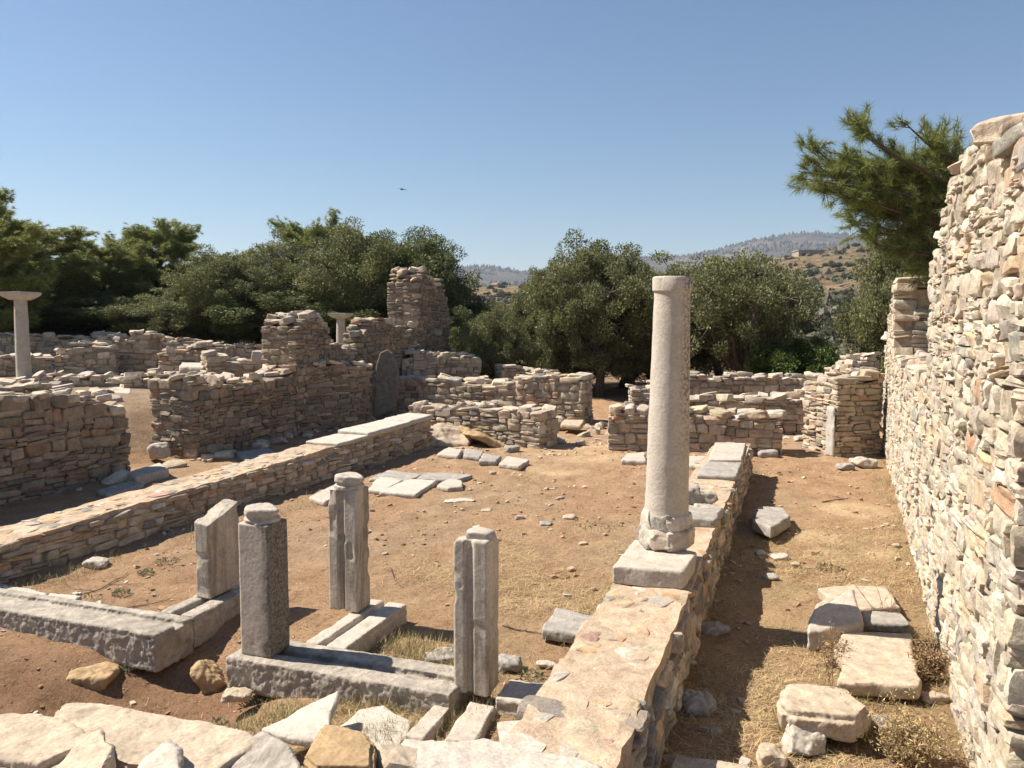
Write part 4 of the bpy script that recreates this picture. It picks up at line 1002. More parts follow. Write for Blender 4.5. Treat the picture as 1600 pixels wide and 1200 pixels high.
def crown_lobes(rng, nl, rad, cz, lr, flat=1.0):
    out = []
    tries = 0
    while len(out) < nl and tries < 4000:
        tries += 1
        d = rng.normal(size=3); d /= np.linalg.norm(d); d[2] = d[2] * .9 + .05
        r = rng.uniform(.35, 1) ** .6
        c = np.array([d[0] * rad[0] * r, d[1] * rad[1] * r, cz + d[2] * rad[2] * r]); q = rng.uniform(*lr)
        if all(np.linalg.norm(c - o[0]) > .55 * (q + o[1]) for o in out): out.append((c, q))
    return out
def broad_tree(name, seed, H=5.5, W=6, base=(.10, .125, .06), nl=16, per=230, leaf=(.10, .022), clump=(.28, .5), low=.25, silver=.15, trunk_r=.22, lean=0, cl_per=11, limbs_show=True):
    rng = np.random.default_rng(seed); cz = H * (low + 1) / 2
    lobes = crown_lobes(rng, nl, (W * .36, W * .36, H * (1 - low) * .38), cz, (W * .11, W * .19))
    fork = np.array([lean * .5, rng.normal(0, .15), H * .2]); paths = [bent((0, 0, -.3), fork, trunk_r, trunk_r * .75, rng, 6, .06)]
    C = []; R_ = []
    for c, q in lobes:
        mid = fork + (c - fork) * .5 + rng.normal(0, .15, 3) * W * .1
        paths.append(bent(fork, mid, trunk_r * .42, trunk_r * .22, rng, 4)); paths.append(bent(mid, c, trunk_r * .22, trunk_r * .1, rng, 4))
        for i in range(cl_per):
            d = rng.normal(size=3); d /= np.linalg.norm(d); p = c + d * q * rng.uniform(.7, 1.1) * np.array([1, 1, .9])
            if p[2] < H * low * .7: p[2] = H * low * .7 + rng.uniform(0, .3)
            C.append(p); R_.append(rng.uniform(*clump)); paths.append(bent(c, p, trunk_r * .09, .008, rng, 2))
    tv, tq = tubes(paths, 6)
    v, f, t = leaves(np.array(C), np.array(R_), per, leaf[0], leaf[1], rng, base, silver=silver)
    return (tv, tq), (v, f, t)
def needles(P_, Dv, per, L, W, rng, base, spread=.75, var=.2):
    """tufts at P_ pointing along Dv"""
    n = len(P_); N = n * per; idx = np.repeat(np.arange(n), per)
    ax = Dv[idx] * 1.0 + rng.normal(size=(N, 3)) * spread; ax /= np.linalg.norm(ax, axis=1)[:, None]
    p = P_[idx] - Dv[idx] * (rng.random(N) * L * .9)[:, None]
    sd_ = np.cross(ax, rng.normal(size=(N, 3))); sd_ /= np.linalg.norm(sd_, axis=1)[:, None] + 1e-9
    l = L * rng.uniform(.7, 1.15, N)[:, None]
    v = np.stack([p - sd_ * W, p + sd_ * W, p + ax * l + np.array([0, 0, -.08]) * l], 1).reshape(-1, 3)
    f = np.arange(N * 3).reshape(-1, 3)
    t = np.array(base)[None] * (1 + rng.normal(0, var, N))[:, None] * rng.uniform(.75, 1.25, n)[idx][:, None]
    return v, f, np.repeat(np.clip(t, .01, .9), 3, 0)
def pine_tree(name, seed, H=8, W=6, base=(.26, .28, .085), per=30, L=.22, Wn=.011, low=.2, nb=34, irregular=.4):
    rng = np.random.default_rng(seed); top = np.array([rng.normal(0, .3), rng.normal(0, .3), H]); paths = [bent((0, 0, -.3), top, .2, .03, rng, 10, .03)]
    tr = np.array(paths[0][0]); Pt = []; Dt = []
    for i in range(nb):
        t = low + (1 - low) * (i / nb) ** .9 * .97; o = tr[min(10, int(t * 10))] * (1 - (t * 10 % 1)) + tr[min(10, int(t * 10) + 1)] * (t * 10 % 1)
        a = i * 2.4 + rng.normal(0, .4); prof = (math.sin(math.pi * min(1, (t - low) / (1 - low) * .66 + .30)) ** .7)
        ln = W * .5 * prof * rng.uniform(1 - irregular, 1.1) + .35
        up = rng.uniform(.15, 1.0) + t * .5
        e = o + np.array([math.cos(a), math.sin(a), up]) * ln * .9
        br = bent(o, e, .05 * (1.2 - t) + .015, .012, rng, 6, .08); paths.append(br); bp = np.array(br[0])
        for j in range(int(10 + ln * 6)):
            s = rng.uniform(.25, 1) ** .8; k = s * 6; q = bp[min(6, int(k))] * (1 - k % 1) + bp[min(6, int(k) + 1)] * (k % 1)
            dv = (bp[-1] - bp[0]) / (np.linalg.norm(bp[-1] - bp[0]) + 1e-6) + rng.normal(0, .6, 3) + np.array([0, 0, .35]); dv /= np.linalg.norm(dv)
            sl = rng.uniform(.2, .75) * (1.15 - s * .5); tip = q + dv * sl
            paths.append(([q, q + dv * sl * .5 + rng.normal(0, .03, 3), tip], [.014, .010, .005]))
            for m_ in range(5):
                u = rng.uniform(.35, 1); Pt.append(q + dv * sl * u + rng.normal(0, .15, 3)); d2 = dv + rng.normal(0, .5, 3); Dt.append(d2 / np.linalg.norm(d2))
    tv, tq = tubes(paths, 5)
    return (tv, tq), needles(np.array(Pt), np.array(Dt), per, L, Wn, rng, base, 1.1, .28)
def make_tree(name, parts, label, cat, loc, sc, rz, group, crown='crown', src=None):
    root = empty(name, loc); tag(root, label, cat, group); root.rotation_euler = (0, 0, rz); root.scale = sc
    if src is None:
        (tv, tq), (v, f, t) = parts
        a = mesh_np('trunk', tv, tq, M['bark'], None, root); b = mesh_np(crown, v, f, M['leaf'], t, root, smooth=False)
    else:
        for ch in list(src.children):
            c = ch.copy(); COL.objects.link(c); c.parent = root
    return root
OL = (.15, .155, .062)
protos = {
 'oliveA': (broad_tree('o', 1, 5.5, 6, OL, 20, 300, low=.10, lean=.3), 5.5, 6),
 'oliveB': (broad_tree('o', 2, 5.5, 5.5, OL, 22, 300, low=.08), 5.5, 5.5),
 'oliveC': (broad_tree('o', 3, 4.6, 6.5, OL, 17, 260, low=.28, lean=1.0, trunk_r=.24), 4.6, 6.5),
 'dark': (broad_tree('o', 4, 5.5, 6, (.12, .138, .048), 24, 320, low=.04, silver=.04), 5.5, 6),
 'bright': (broad_tree('o', 5, 2.0, 3.2, (.07, .105, .02), 11, 170, leaf=(.12, .03), low=.05, silver=.0, clump=(.2, .35), trunk_r=.06), 2.0, 3.2),
 'pineA': (pine_tree('p', 6, 8, 6, nb=74, low=.04, irregular=.5), 8, 6), 'pineB': (pine_tree('p', 7, 7.5, 7, nb=56, irregular=.55, low=.06), 7.5, 7)}
for k_ in list(protos):
    (tr, cr), H0, W0 = (protos[k_][0][0], protos[k_][0][1]), protos[k_][1], protos[k_][2]
    v_ = cr[0]; protos[k_] = (protos[k_][0], np.percentile(v_[:, 2], 99.7), (np.percentile(v_[:, 0], 98) - np.percentile(v_[:, 0], 2)))
first = {}
def plant_tree(kind, px, pytop, wpx, d, label, cat, group, rz=0, zb=None):
    parts, H0, W0 = protos[kind]; t = D(px, pytop, d); z0 = gz(t.x, t.y) if zb is None else zb
    H = t.z - z0; W = wpx / F * d
    nm = {'oliveA': 'olive_tree', 'oliveB': 'olive_tree', 'oliveC': 'olive_tree', 'dark': 'evergreen_tree', 'bright': 'green_bush', 'pineA': 'pine_tree', 'pineB': 'pine_tree'}[kind]
    r = make_tree(nm, parts, label, cat, (t.x, t.y, z0 - .05), (W / W0, W / W0, H / H0), rz, group, src=first.get(kind))
    first.setdefault(kind, r); return r
GO = 'trees beyond the ruins'
T_ = [
 ('oliveB', 935, 372, 175, 26, 'tallest grey-green olive tree, in the middle of the picture left of the tall column', 'olive tree', .3),
 ('oliveA', 835, 424, 110, 28, 'narrower olive tree at the left shoulder of the tallest olive, rising against the mountain', 'olive tree', 1.4),
 ('oliveA', 1030, 402, 230, 28.5, 'olive tree whose crown stands directly behind the top of the tall column', 'olive tree', 2.6),
 ('oliveA', 878, 402, 110, 27, 'upright olive leaning against the left side of the tallest olive', 'olive tree', 0.6),
 ('oliveA', 990, 400, 110, 27, 'olive crown between the tallest olive and the tall column', 'olive tree', 3.7),
 ('oliveC', 1150, 396, 225, 24.5, 'spreading olive tree with a dark leaning trunk, right of the tall column', 'olive tree', .1),
 ('oliveB', 1130, 410, 170, 29, 'olive crown behind the spreading leaning olive', 'olive tree', 4.1),
 ('oliveB', 1418, 362, 165, 21, 'olive tree standing behind the big right wall below the pine boughs', 'olive tree', 3.0),
 ('oliveB', 775, 478, 110, 25, 'low olive tree between the tower-like stub and the tallest olive', 'olive tree', 5.2),
 ('dark', 735, 462, 90, 31, 'green leafy tree beside the tower-like stub, in front of the mountain', 'tree', .5),
 ('dark', 985, 480, 300, 31, 'dark tree mass behind the olives in the middle', 'tree', 2.2),
 ('bright', 1240, 535, 110, 22.5, 'bright green bush under the spreading olive, left one of two', 'bush', 0),
 ('bright', 1312, 545, 100, 22.5, 'bright green bush by the big right wall, right one of two', 'bush', 2),
 ('dark', 1225, 500, 100, 26, 'dark low tree behind the bright green bushes', 'tree', 4.4),
 ('dark', 1415, 430, 120, 23, 'dark tree low behind the olive under the pine boughs', 'tree', 2.4),
 ('dark', 630, 358, 180, 30, 'dark rounded tree directly behind the tower-like stub', 'tree', 1.1),
 ('oliveB', 555, 356, 180, 30, 'grey-green olive behind the notch of the tall wall', 'olive tree', 2.0),
 ('pineB', 485, 340, 130, 35, 'pine whose ragged tip rises above the olives left of the tall wall', 'pine', .7),
 ('oliveA', 430, 364, 160, 31, 'olive tree directly above the near end of the tall notched wall', 'olive tree', 3.9),
 ('oliveB', 355, 392, 150, 29.5, 'olive tree right of the tallest left pine', 'olive tree', 1.0),
 ('dark', 490, 430, 200, 31, 'dark tree filling the space behind the tall notched wall', 'tree', 3.3),
 ('pineA', 252, 342, 140, 34, 'tallest pine with a pointed top on the left', 'pine', .2),
 ('pineB', 155, 378, 150, 33, 'loose pine with a visible dark trunk left of the tallest one', 'pine', 2.1),
 ('pineB', 60, 352, 170, 30, 'pine with drooping ragged boughs near the left edge', 'pine', 4.0),
 ('pineA', -40, 290, 190, 26, 'pine cut by the left edge of the picture', 'pine', 1.5),
 ('oliveA', 245, 452, 150, 29, 'grey olive in front of the tallest left pine', 'olive tree', 2.8),
 ('pineA', 325, 396, 130, 38, 'pine behind the olive right of the tallest pine', 'pine', 5.1),
 ('dark', 120, 455, 220, 31, 'dark tree under the loose pine on the left', 'tree', 0.9),
 ('dark', 190, 470, 200, 30.5, 'dark low tree under the tallest left pine', 'tree', 3.6),
 ('dark', 410, 450, 190, 30, 'dark low tree behind the sloping wall end', 'tree', 1.7),
 ('dark', 20, 462, 190, 29, 'dark bushy tree right behind the slender column top', 'tree', 5.1),
 ('pineA', 200, 400, 120, 36, 'light green pine between the loose pine and the tallest one', 'pine', 3.3),
 ('pineB', 110, 400, 150, 36, 'light green pine behind the loose pine on the left', 'pine', 5.3),
 ('pineA', -90, 330, 240, 31, 'dark pine mass at the left edge behind the cut one', 'pine', 0.4),
 ('dark', 560, 450, 240, 31, 'dark low tree behind the tall notched wall and the small column', 'tree', 0.2),
 ('dark', 700, 480, 120, 27, 'dark low tree at the right foot of the tower-like stub', 'tree', 4.2),
 ('dark', 10, 440, 160, 33, 'dark tree under the pine at the left edge', 'tree', 2.9),
 ('dark', 320, 470, 180, 32, 'dark undergrowth tree between the left pines and the olives', 'tree', 5.9),
]
for k, px, py, wp, d, lab, cat, rz in T_: plant_tree(k, px, py, wp, d, lab, cat, GO, rz)

# near pine boughs behind the big wall
rng = np.random.default_rng(303); dP = 12.5
root_p = D(1560, 640, dP); gzr = gz(root_p.x, root_p.y)
pr = empty('pine_tree', (root_p.x, root_p.y, gzr)); tag(pr, 'near pine with long-needled boughs reaching left over the top of the big right wall', 'pine', GO)
def W3(px, py, d=dP): q = D(px, py, d); return np.array([q.x - root_p.x, q.y - root_p.y, q.z - gzr])
trunk_top = W3(1530, 200); paths = [bent((0, 0, -.2), trunk_top, .2, .05, rng, 10, .02)]
boughs = [((1545, 330), (1400, 290), (1262, 262)), ((1545, 350), (1380, 320), (1262, 216)), ((1540, 300), (1420, 270), (1338, 176)), ((1530, 280), (1480, 250), (1428, 186)),
          ((1545, 380), (1420, 330), (1300, 290)), ((1550, 400), (1430, 360), (1352, 345)), ((1550, 420), (1450, 390), (1385, 378)), ((1540, 300), (1430, 260), (1310, 232)),
          ((1540, 340), (1440, 300), (1345, 250)), ((1540, 270), (1490, 240), (1455, 235)), ((1545, 380), (1460, 350), (1400, 320)), ((1545, 350), (1450, 300), (1390, 270)),
          ((1560, 430), (1470, 400), (1430, 400)), ((1560, 360), (1480, 330), (1440, 330)), ((1540, 310), (1480, 285), (1430, 262)), ((1545, 360), (1400, 340), (1330, 300)),
          ((1560, 440), (1490, 420), (1450, 415)), ((1560, 440), (1500, 380), (1470, 370)), ((1560, 440), (1500, 440), (1465, 440))]
Pt = []; Dt = []
for rep in range(3):
    for a, b, c in boughs:
        dd = rng.uniform(-.9, .9); j = rng.normal(0, 9 * rep, 2)
        b = (b[0] - 8, b[1]); c = (c[0] - 14, c[1] + 6); pa, pb, pc_ = W3(*a, dP), W3(b[0] + j[0], b[1] + j[1], dP + dd * .6), W3(c[0] + abs(j[0]) * 1.5, c[1] + abs(j[1]), dP + dd)
        pts = [(1 - t) ** 2 * pa + 2 * t * (1 - t) * pb + t * t * pc_ for t in np.linspace(0, 1, 9)]
        paths.append((pts, list(np.linspace(.045, .008, 9)))); L = np.linalg.norm(pc_ - pa)
        sprays = int(L * 10) if rep == 0 else int(L * 7)
        for i in range(sprays):
            t = rng.uniform(.12, 1); q = (1 - t) ** 2 * pa + 2 * t * (1 - t) * pb + t * t * pc_
            tg = 2 * (1 - t) * (pb - pa) + 2 * t * (pc_ - pb); tg /= np.linalg.norm(tg)
            dv = tg * .8 + rng.normal(0, .55, 3) + np.array([0, 0, .1]); dv /= np.linalg.norm(dv); sl = rng.uniform(.2, .65) * (1.25 - .7 * t)
            paths.append(([q, q + dv * sl * .5, q + dv * sl], [.008, .006, .004]))
            for m_ in range(3): Pt.append(q + dv * sl * (.5 + .25 * m_) + rng.normal(0, .025, 3)); d2 = dv + rng.normal(0, .3, 3); Dt.append(d2 / np.linalg.norm(d2))
tv, tq = tubes(paths, 5); mesh_np('trunk', tv, tq, M['bark'], None, pr)
v, f, t = needles(np.array(Pt), np.array(Dt), 40, .16, .0036, rng, (.19, .22, .06), .62, .32)
mesh_np('crown', v, f, M['leaf'], t, pr, smooth=False)

# ------------------------------------------------------------------ distant things
rng = np.random.default_rng(9)
C = rng.normal(0, .35, (10, 3)) * np.array([1, 1, .4]) + np.array([0, 0, .45])
sv, sf, s_t = leaves(C, rng.uniform(.3, .5, 10), 45, .34, .12, rng, (.10, .10, .06), silver=.05)
shr = None; px_all = 800 + F * HX / HY; py_all = 500 - F * (HZ - CAMZ) / HY; cand = np.argwhere((HY > 80) & (HY < 430) & (((px_all > 1170) & (px_all < 1420)) | ((px_all > 690) & (px_all < 850))) & (py_all < 600))
wt = np.array([max(.12, .35 + float(v_)) ** 1.5 for v_ in fbm(HX[cand[:, 0], cand[:, 1]] * .03, HY[cand[:, 0], cand[:, 1]] * .02, 44, 4)]); wt /= wt.sum()
for i, k in enumerate(rng.choice(len(cand), 290, replace=False, p=wt)):
    a, b = cand[k]
    if shr is None:
        o = mesh_np('hillside_shrub', sv, sf, M['leaf'], s_t, smooth=False); shr = o
    else: o = shr.copy(); COL.objects.link(o)
    sc = (.6 + 1.9 * rng.random() ** 2.2) * (.6 + HY[a, b] / 700); o.scale = (sc * rng.uniform(.9, 1.5), sc, sc * rng.uniform(.7, 1.1)); o.rotation_euler = (0, 0, rng.uniform(0, 6))
    o.location = (HX[a, b] + rng.uniform(-1.5, 1.5), HY[a, b] + rng.uniform(-2, 2), HZ[a, b] - .2)
    tag(o, 'dull green shrub dotting the dry hillside behind the ruins', 'shrub', 'shrubs dotted over the dry hillside')
# woods on the mountain: too many and too far to count
rng = np.random.default_rng(10); mm = (MY < 3050) & (MY > 1500); pm = 800 + F * MX / MY; mm &= (pm > 640) & (pm < 1560)
cand = np.argwhere(mm); V = []; Fs = []; TT = []
cone = np.array([(math.cos(a) * .5, math.sin(a) * .5, z) for z, s_ in ((0, 1),) for a in np.linspace(0, 6.283, 6)[:-1]] + [(math.cos(a + .5) * .42, math.sin(a + .5) * .42, .55) for a in np.linspace(0, 6.283, 6)[:-1]] + [(0, 0, 1.0)])
tri = [(i, (i + 1) % 5, 5 + i) for i in range(5)] + [((i + 1) % 5, 5 + (i + 1) % 5, 5 + i) for i in range(5)] + [(5 + i, 5 + (i + 1) % 5, 10) for i in range(5)]
ks = rng.choice(len(cand), 9000, replace=True); nn_ = 0
for k in ks:
    a, b = cand[k]; x = MX[a, b] + rng.uniform(-6, 6); y = MY[a, b] + rng.uniform(-25, 25); crest = MY[a, b] > 2800
    if not crest and float(fbm(np.array([x * .006]), np.array([y * .004]), 77, 3)[0]) < .02: continue
    h = rng.uniform(6, 14); wd = rng.uniform(5, 11); V.append(cone * np.array([wd, wd, h]) + np.array([x, y, MZ[a, b] - 2])); Fs.append(np.array(tri) + nn_ * 11); nn_ += 1
    TT.append(np.tile(np.array([.075, .07, .05]) * rng.uniform(.7, 1.3), (11, 1)))
o = mesh_np('mountain_woodland', np.vstack(V), np.vstack(Fs), M['leaf'], np.vstack(TT), smooth=False); tag(o, kind='stuff')

rng = np.random.default_rng(21); cand = np.argwhere((HY > 70) & (HY < 430) & (px_all > 600) & (px_all < 1480)); V = []; Fs = []; TT = []; m_n = 0
for k in rng.choice(len(cand), 5200, replace=True):
    a, b = cand[k]; x = HX[a, b] + rng.uniform(-3, 3); y = HY[a, b] + rng.uniform(-4, 4)
    if float(fbm(np.array([x * .035]), np.array([y * .03]), 97, 3)[0]) < rng.uniform(-.5, .35): continue
    h = (.35 + 1.5 * rng.random() ** 3) * (.5 + y / 400); wd = h * rng.uniform(1.1, 2.4); V.append((cone + rng.normal(0, .09, cone.shape)) * np.array([wd, wd, h]) + np.array([x, y, HZ[a, b] - h * .2])); Fs.append(np.array(tri) + m_n * 11); m_n += 1
    TT.append(np.tile(np.array([[.10, .10, .055], [.14, .12, .08], [.085, .09, .05]][rng.integers(3)]) * rng.uniform(.7, 1.3), (11, 1)))
o = mesh_np('hillside_scrub', np.vstack(V), np.vstack(Fs), M['leaf'], np.vstack(TT), smooth=False); tag(o, kind='stuff')

def house(name, label, px, pyb, wpx, hpx, d, wallmat, roofmat, openings, roof='hip'):
    b = D(px, pyb, d); k = d / F; W = wpx * k; H = hpx * k; dp = W * .7
    r = empty(name, (b.x, b.y, b.z)); tag(r, label, 'house')
    bm = bmesh.new()
    poly_block(bm, [(-W / 2, 0), (W / 2, 0), (W / 2, dp), (-W / 2, dp)], -4, H, 1, 0, 0, 50); finish(bm, 'wall', M[wallmat], r, False)
    bm = bmesh.new(); e = .35
    if roof == 'hip':
        q = [bm.verts.new(p) for p in ((-W / 2 - e, -e, H + .01), (W / 2 + e, -e, H + .01), (W / 2 + e, dp + e, H + .01), (-W / 2 - e, dp + e, H + .01), (-W * .15, dp / 2, H * 1.35), (W * .15, dp / 2, H * 1.35))]
        for f in ((0, 1, 5, 4), (1, 2, 5), (2, 3, 4, 5), (3, 0, 4), (3, 2, 1, 0)): bm.faces.new([q[i] for i in f])
    else: poly_block(bm, [(-W / 2 - e, -e), (W / 2 + e, -e), (W / 2 + e, dp + e), (-W / 2 - e, dp + e)], H + .01, H + .45, 1, 0, 0, 50)
    finish(bm, 'roof', M[roofmat], r, False)
    for (x, z, ww_, hh_) in openings:
        bm = bmesh.new(); poly_block(bm, [((x - ww_ / 2) * W, -.06), ((x + ww_ / 2) * W, -.06), ((x + ww_ / 2) * W, .02), ((x - ww_ / 2) * W, .02)], z * H, (z + hh_) * H, 1, 0, 0, 50); finish(bm, 'window', M['dark'], r, False)
house('house', 'small white house standing alone on the ridge left of the tallest olive', 774, 455, 17, 10, 405, 'plaster', 'roof', [(-.2, .3, .18, .35), (.22, .3, .18, .35)])
house('stone_house', 'ruined flat-roofed stone house high on the hillside, the larger one', 1268, 402, 40, 10, 400, 'hillhouse', 'hillhouse', [(-.3, .05, .12, .6), (-.02, .05, .14, .6), (.28, .1, .12, .5)], 'flat')
house('stone_house', 'small stone building lower on the hillside, left of the larger ruined house', 1236, 412, 20, 8, 390, 'hillhouse', 'hillhouse', [(-.2, .1, .2, .5), (.2, .1, .2, .5)], 'flat')

# bird
bp_ = D(628, 296, 45); bm = bmesh.new()
chain = [(-.16, 0, 0), (-.06, 0, .005), (.06, 0, .01), (.14, 0, .02), (.17, 0, .02)]; vs = [bm.verts.new(p) for p in chain]
for a, b in zip(vs, vs[1:]): bm.edges.new((a, b))
wing = []
for s in (-1, 1):
    prev = vs[2]
    for p in ((.05, .1 * s, .05), (.02, .2 * s, .03), (-.04, .3 * s, .0)): q = bm.verts.new(p); bm.edges.new((prev, q)); prev = q; wing.append(q)
me = bpy.data.meshes.new('bird'); bm.to_mesh(me); bm.free(); me.materials.append(M['feather']); bird = bpy.data.objects.new('bird', me); COL.objects.link(bird)
sk = bird.modifiers.new('skin', 'SKIN'); 
rad = [(.012, .03), (.04, .04), (.05, .045), (.03, .03), (.008, .008)] + [(.05, .012), (.04, .008), (.012, .004)] * 2
for v_, r_ in zip(me.skin_vertices[0].data, rad): v_.radius = r_
me.skin_vertices[0].data[2].use_root = True
bird.modifiers.new('sub', 'SUBSURF').levels = 1; bird.location = bp_; bird.rotation_euler = (.25, -.1, 1.2)
tag(bird, 'small dark bird gliding alone in the open sky', 'bird')

# ------------------------------------------------------------------ ground litter
rng = np.random.default_rng(55)
def area_density(x, y):
    right = x * math.cos(AX) - y * math.sin(AX); ais = (right > 1.15)
    n = fbm(x * 1.3, y * 1.3, 31, 4)
    nave = sstep(10.0, 7.2, y - .2 * x) * sstep(-1.6, -.2, x) * .75 + .04
    nave = nave * 1.2 + .3 * sstep(5.6, 5.0, y) * sstep(-2.6, -1.8, x)
    d = np.where(ais, .8 * sstep(17, 8, y), nave); return d * np.clip(.45 + 1.6 * n, .03, 1)
N = 420000
x = rng.uniform(-3.2, 6.5, N); y = 3.2 + (rng.random(N) ** 1.5) * 12; keep = rng.random(N) < area_density(x, y)
x = x[keep]; y = y[keep]; n = len(x); z = gh(x, y) + .004
L = rng.uniform(.03, .13, n); a = rng.uniform(0, 6.283, n); el = np.abs(rng.normal(0, .22, n)); w_ = rng.uniform(.0007, .0018, n)
dx = np.cos(a) * np.cos(el) * L; dy = np.sin(a) * np.cos(el) * L; dz = np.sin(el) * L; sx_ = -np.sin(a) * w_; sy_ = np.cos(a) * w_
cv_ = rng.normal(0, .2, n) * L; mx_ = x + dx * .5 - np.sin(a) * cv_; my_ = y + dy * .5 + np.cos(a) * cv_; mz = z + dz * .6 + .004
v = np.stack([np.stack([x - sx_, y - sy_, z], 1), np.stack([x + sx_, y + sy_, z], 1), np.stack([mx_ + sx_, my_ + sy_, mz], 1), np.stack([mx_ - sx_, my_ - sy_, mz], 1),
              np.stack([x + dx, y + dy, z + dz], 1)], 1).reshape(-1, 3)
b = np.arange(n)[:, None] * 5; q = np.hstack([b, b + 1, b + 2, b + 3]); tr_ = np.hstack([b + 3, b + 2, b + 4])
tn = np.array([.58, .43, .23])[None] * rng.uniform(.45, 1.25, n)[:, None]; gr = rng.random(n) < .08; tn[gr] = np.array([.16, .19, .08])
o = mesh_np('dry_grass', v, [q, tr_], M['straw'], np.repeat(tn, 5, 0), smooth=False); tag(o, kind='stuff')
# dry stalks standing along the feet of walls, kerbs and slabs
def foot_line(a, b, n, spread=.12, off=0):
    a = np.array(a[:2]); b = np.array(b[:2]); k = rng.random(n); d_ = (b - a) / np.linalg.norm(b - a); nn2 = np.array([-d_[1], d_[0]])
    return a + (b - a) * k[:, None] + nn2 * (off + rng.normal(0, spread, n))[:, None]
G = [foot_line(P(0, 935, 0), P(560, 770, 0), 2600), foot_line(P(1010, 1180, 0), P(1178, 735, 0), 5000, .10), foot_line(P(1515, 1190, 0), P(1385, 715, 0), 6000, .13), foot_line(P(770, 1150, 0), P(1000, 900, 0), 3200),
     foot_line(P(360, 1110, 0), P(700, 1105, 0), 5500, .09), foot_line(P(560, 1150, 0), P(760, 1120, 0), 4000, .15), foot_line(P(600, 1000, 0), P(800, 1050, 0), 3500, .15), foot_line(P(1290, 1075, 0), P(1440, 1090, 0), 3500, .06), foot_line(P(1215, 1125, 0), P(1370, 1135, 0), 3500, .06), foot_line(P(1260, 985, 0), P(1420, 990, 0), 1800, .05)]
G = np.vstack(G); x = G[:, 0]; y = G[:, 1]; n = len(x); cl_ = np.clip(.5 + 1.6 * fbm(x * 3.1, y * 3.1, 88, 3), 0, 1); kp = rng.random(n) < cl_; x = x[kp]; y = y[kp]; n = len(x); z = gh(x, y) - .005
L = rng.uniform(.04, .15, n); a = rng.uniform(0, 6.283, n); el = rng.uniform(.25, 1.3, n); w_ = rng.uniform(.0008, .0017, n)
dx = np.cos(a) * np.cos(el) * L; dy = np.sin(a) * np.cos(el) * L; dz = np.sin(el) * L; sx_ = -np.sin(a) * w_; sy_ = np.cos(a) * w_
v = np.stack([np.stack([x - sx_, y - sy_, z], 1), np.stack([x + sx_, y + sy_, z], 1), np.stack([x + dx * .45 + sx_, y + dy * .45 + sy_, z + dz * .6], 1), np.stack([x + dx * .45 - sx_, y + dy * .45 - sy_, z + dz * .6], 1), np.stack([x + dx, y + dy, z + dz * .95], 1)], 1).reshape(-1, 3)
b = np.arange(n)[:, None] * 5; q = np.hstack([b, b + 1, b + 2, b + 3]); tr_ = np.hstack([b + 3, b + 2, b + 4])
tn = np.array([.50, .38, .19])[None] * rng.uniform(.4, 1.2, n)[:, None]; gr = rng.random(n) < .22; tn[gr] = np.array([.16, .18, .07]) * rng.uniform(.7, 1.3, gr.sum())[:, None]
o = mesh_np('standing_dry_grass', v, [q, tr_], M['straw'], np.repeat(tn, 5, 0), smooth=False); tag(o, kind='stuff')
# small chips and pebbles strewn on the soil
N = 5500; x = rng.uniform(-4.5, 7, N); y = 3.4 + rng.random(N) ** 1.2 * 13; ok = fbm(x * .8, y * .8, 61, 3) > -.25; x = x[ok]; y = y[ok]; z = gh(x, y)
S = []
for i in range(len(x)):
    r = .006 + .026 * rng.random() ** 4; a = rng.uniform(0, 6.28)
    S.append(((x[i], y[i], z[i] + r * .25), (r * rng.uniform(.8, 1.8), r, r * rng.uniform(.3, .8)), rot(np.array([math.cos(a), math.sin(a)]), np.array([-math.sin(a), math.cos(a)]), rng, .1, .2, .2), pick([((.48, .40, .31), 2), ((.42, .30, .20), 4), ((.34, .21, .12), 5), ((.56, .5, .43), 1)], rng)))
v, f, t = batch(S, 2, 6, rng, 4, (.65, .9), .05); o = mesh_np('pebbles', v, f, M['masonry'], t); tag(o, kind='stuff')
# tumbled stones on the terrace and at wall feet
S = []
for i in range(720):
    if i < 560: al = rng.uniform(2, 20); dl = rng.uniform(.6, 12); q = LP + LU * al + LN * dl
    elif i < 600: al = rng.uniform(0, 11); q = LP + LU * al - LN * rng.uniform(.0, .35)
    else: q = np.array([rng.uniform(-3, 6), rng.uniform(16.5, 20)])
    r = .04 + .12 * rng.random() ** 2; a = rng.uniform(0, 6.28); z_ = gz(q[0], q[1])
    S.append(((q[0], q[1], z_ + r * .2), (r * rng.uniform(1, 1.8), r, r * rng.uniform(.35, .8)), rot(np.array([math.cos(a), math.sin(a)]), np.array([-math.sin(a), math.cos(a)]), rng, .1, .25, .25), pick(PAL_T, rng)))
v, f, t = batch(S, 4, 6, rng, 6, (.65, .9), .05); o = mesh_np('tumbled_rubble', v, f, M['masonry'], t); tag(o, kind='stuff')
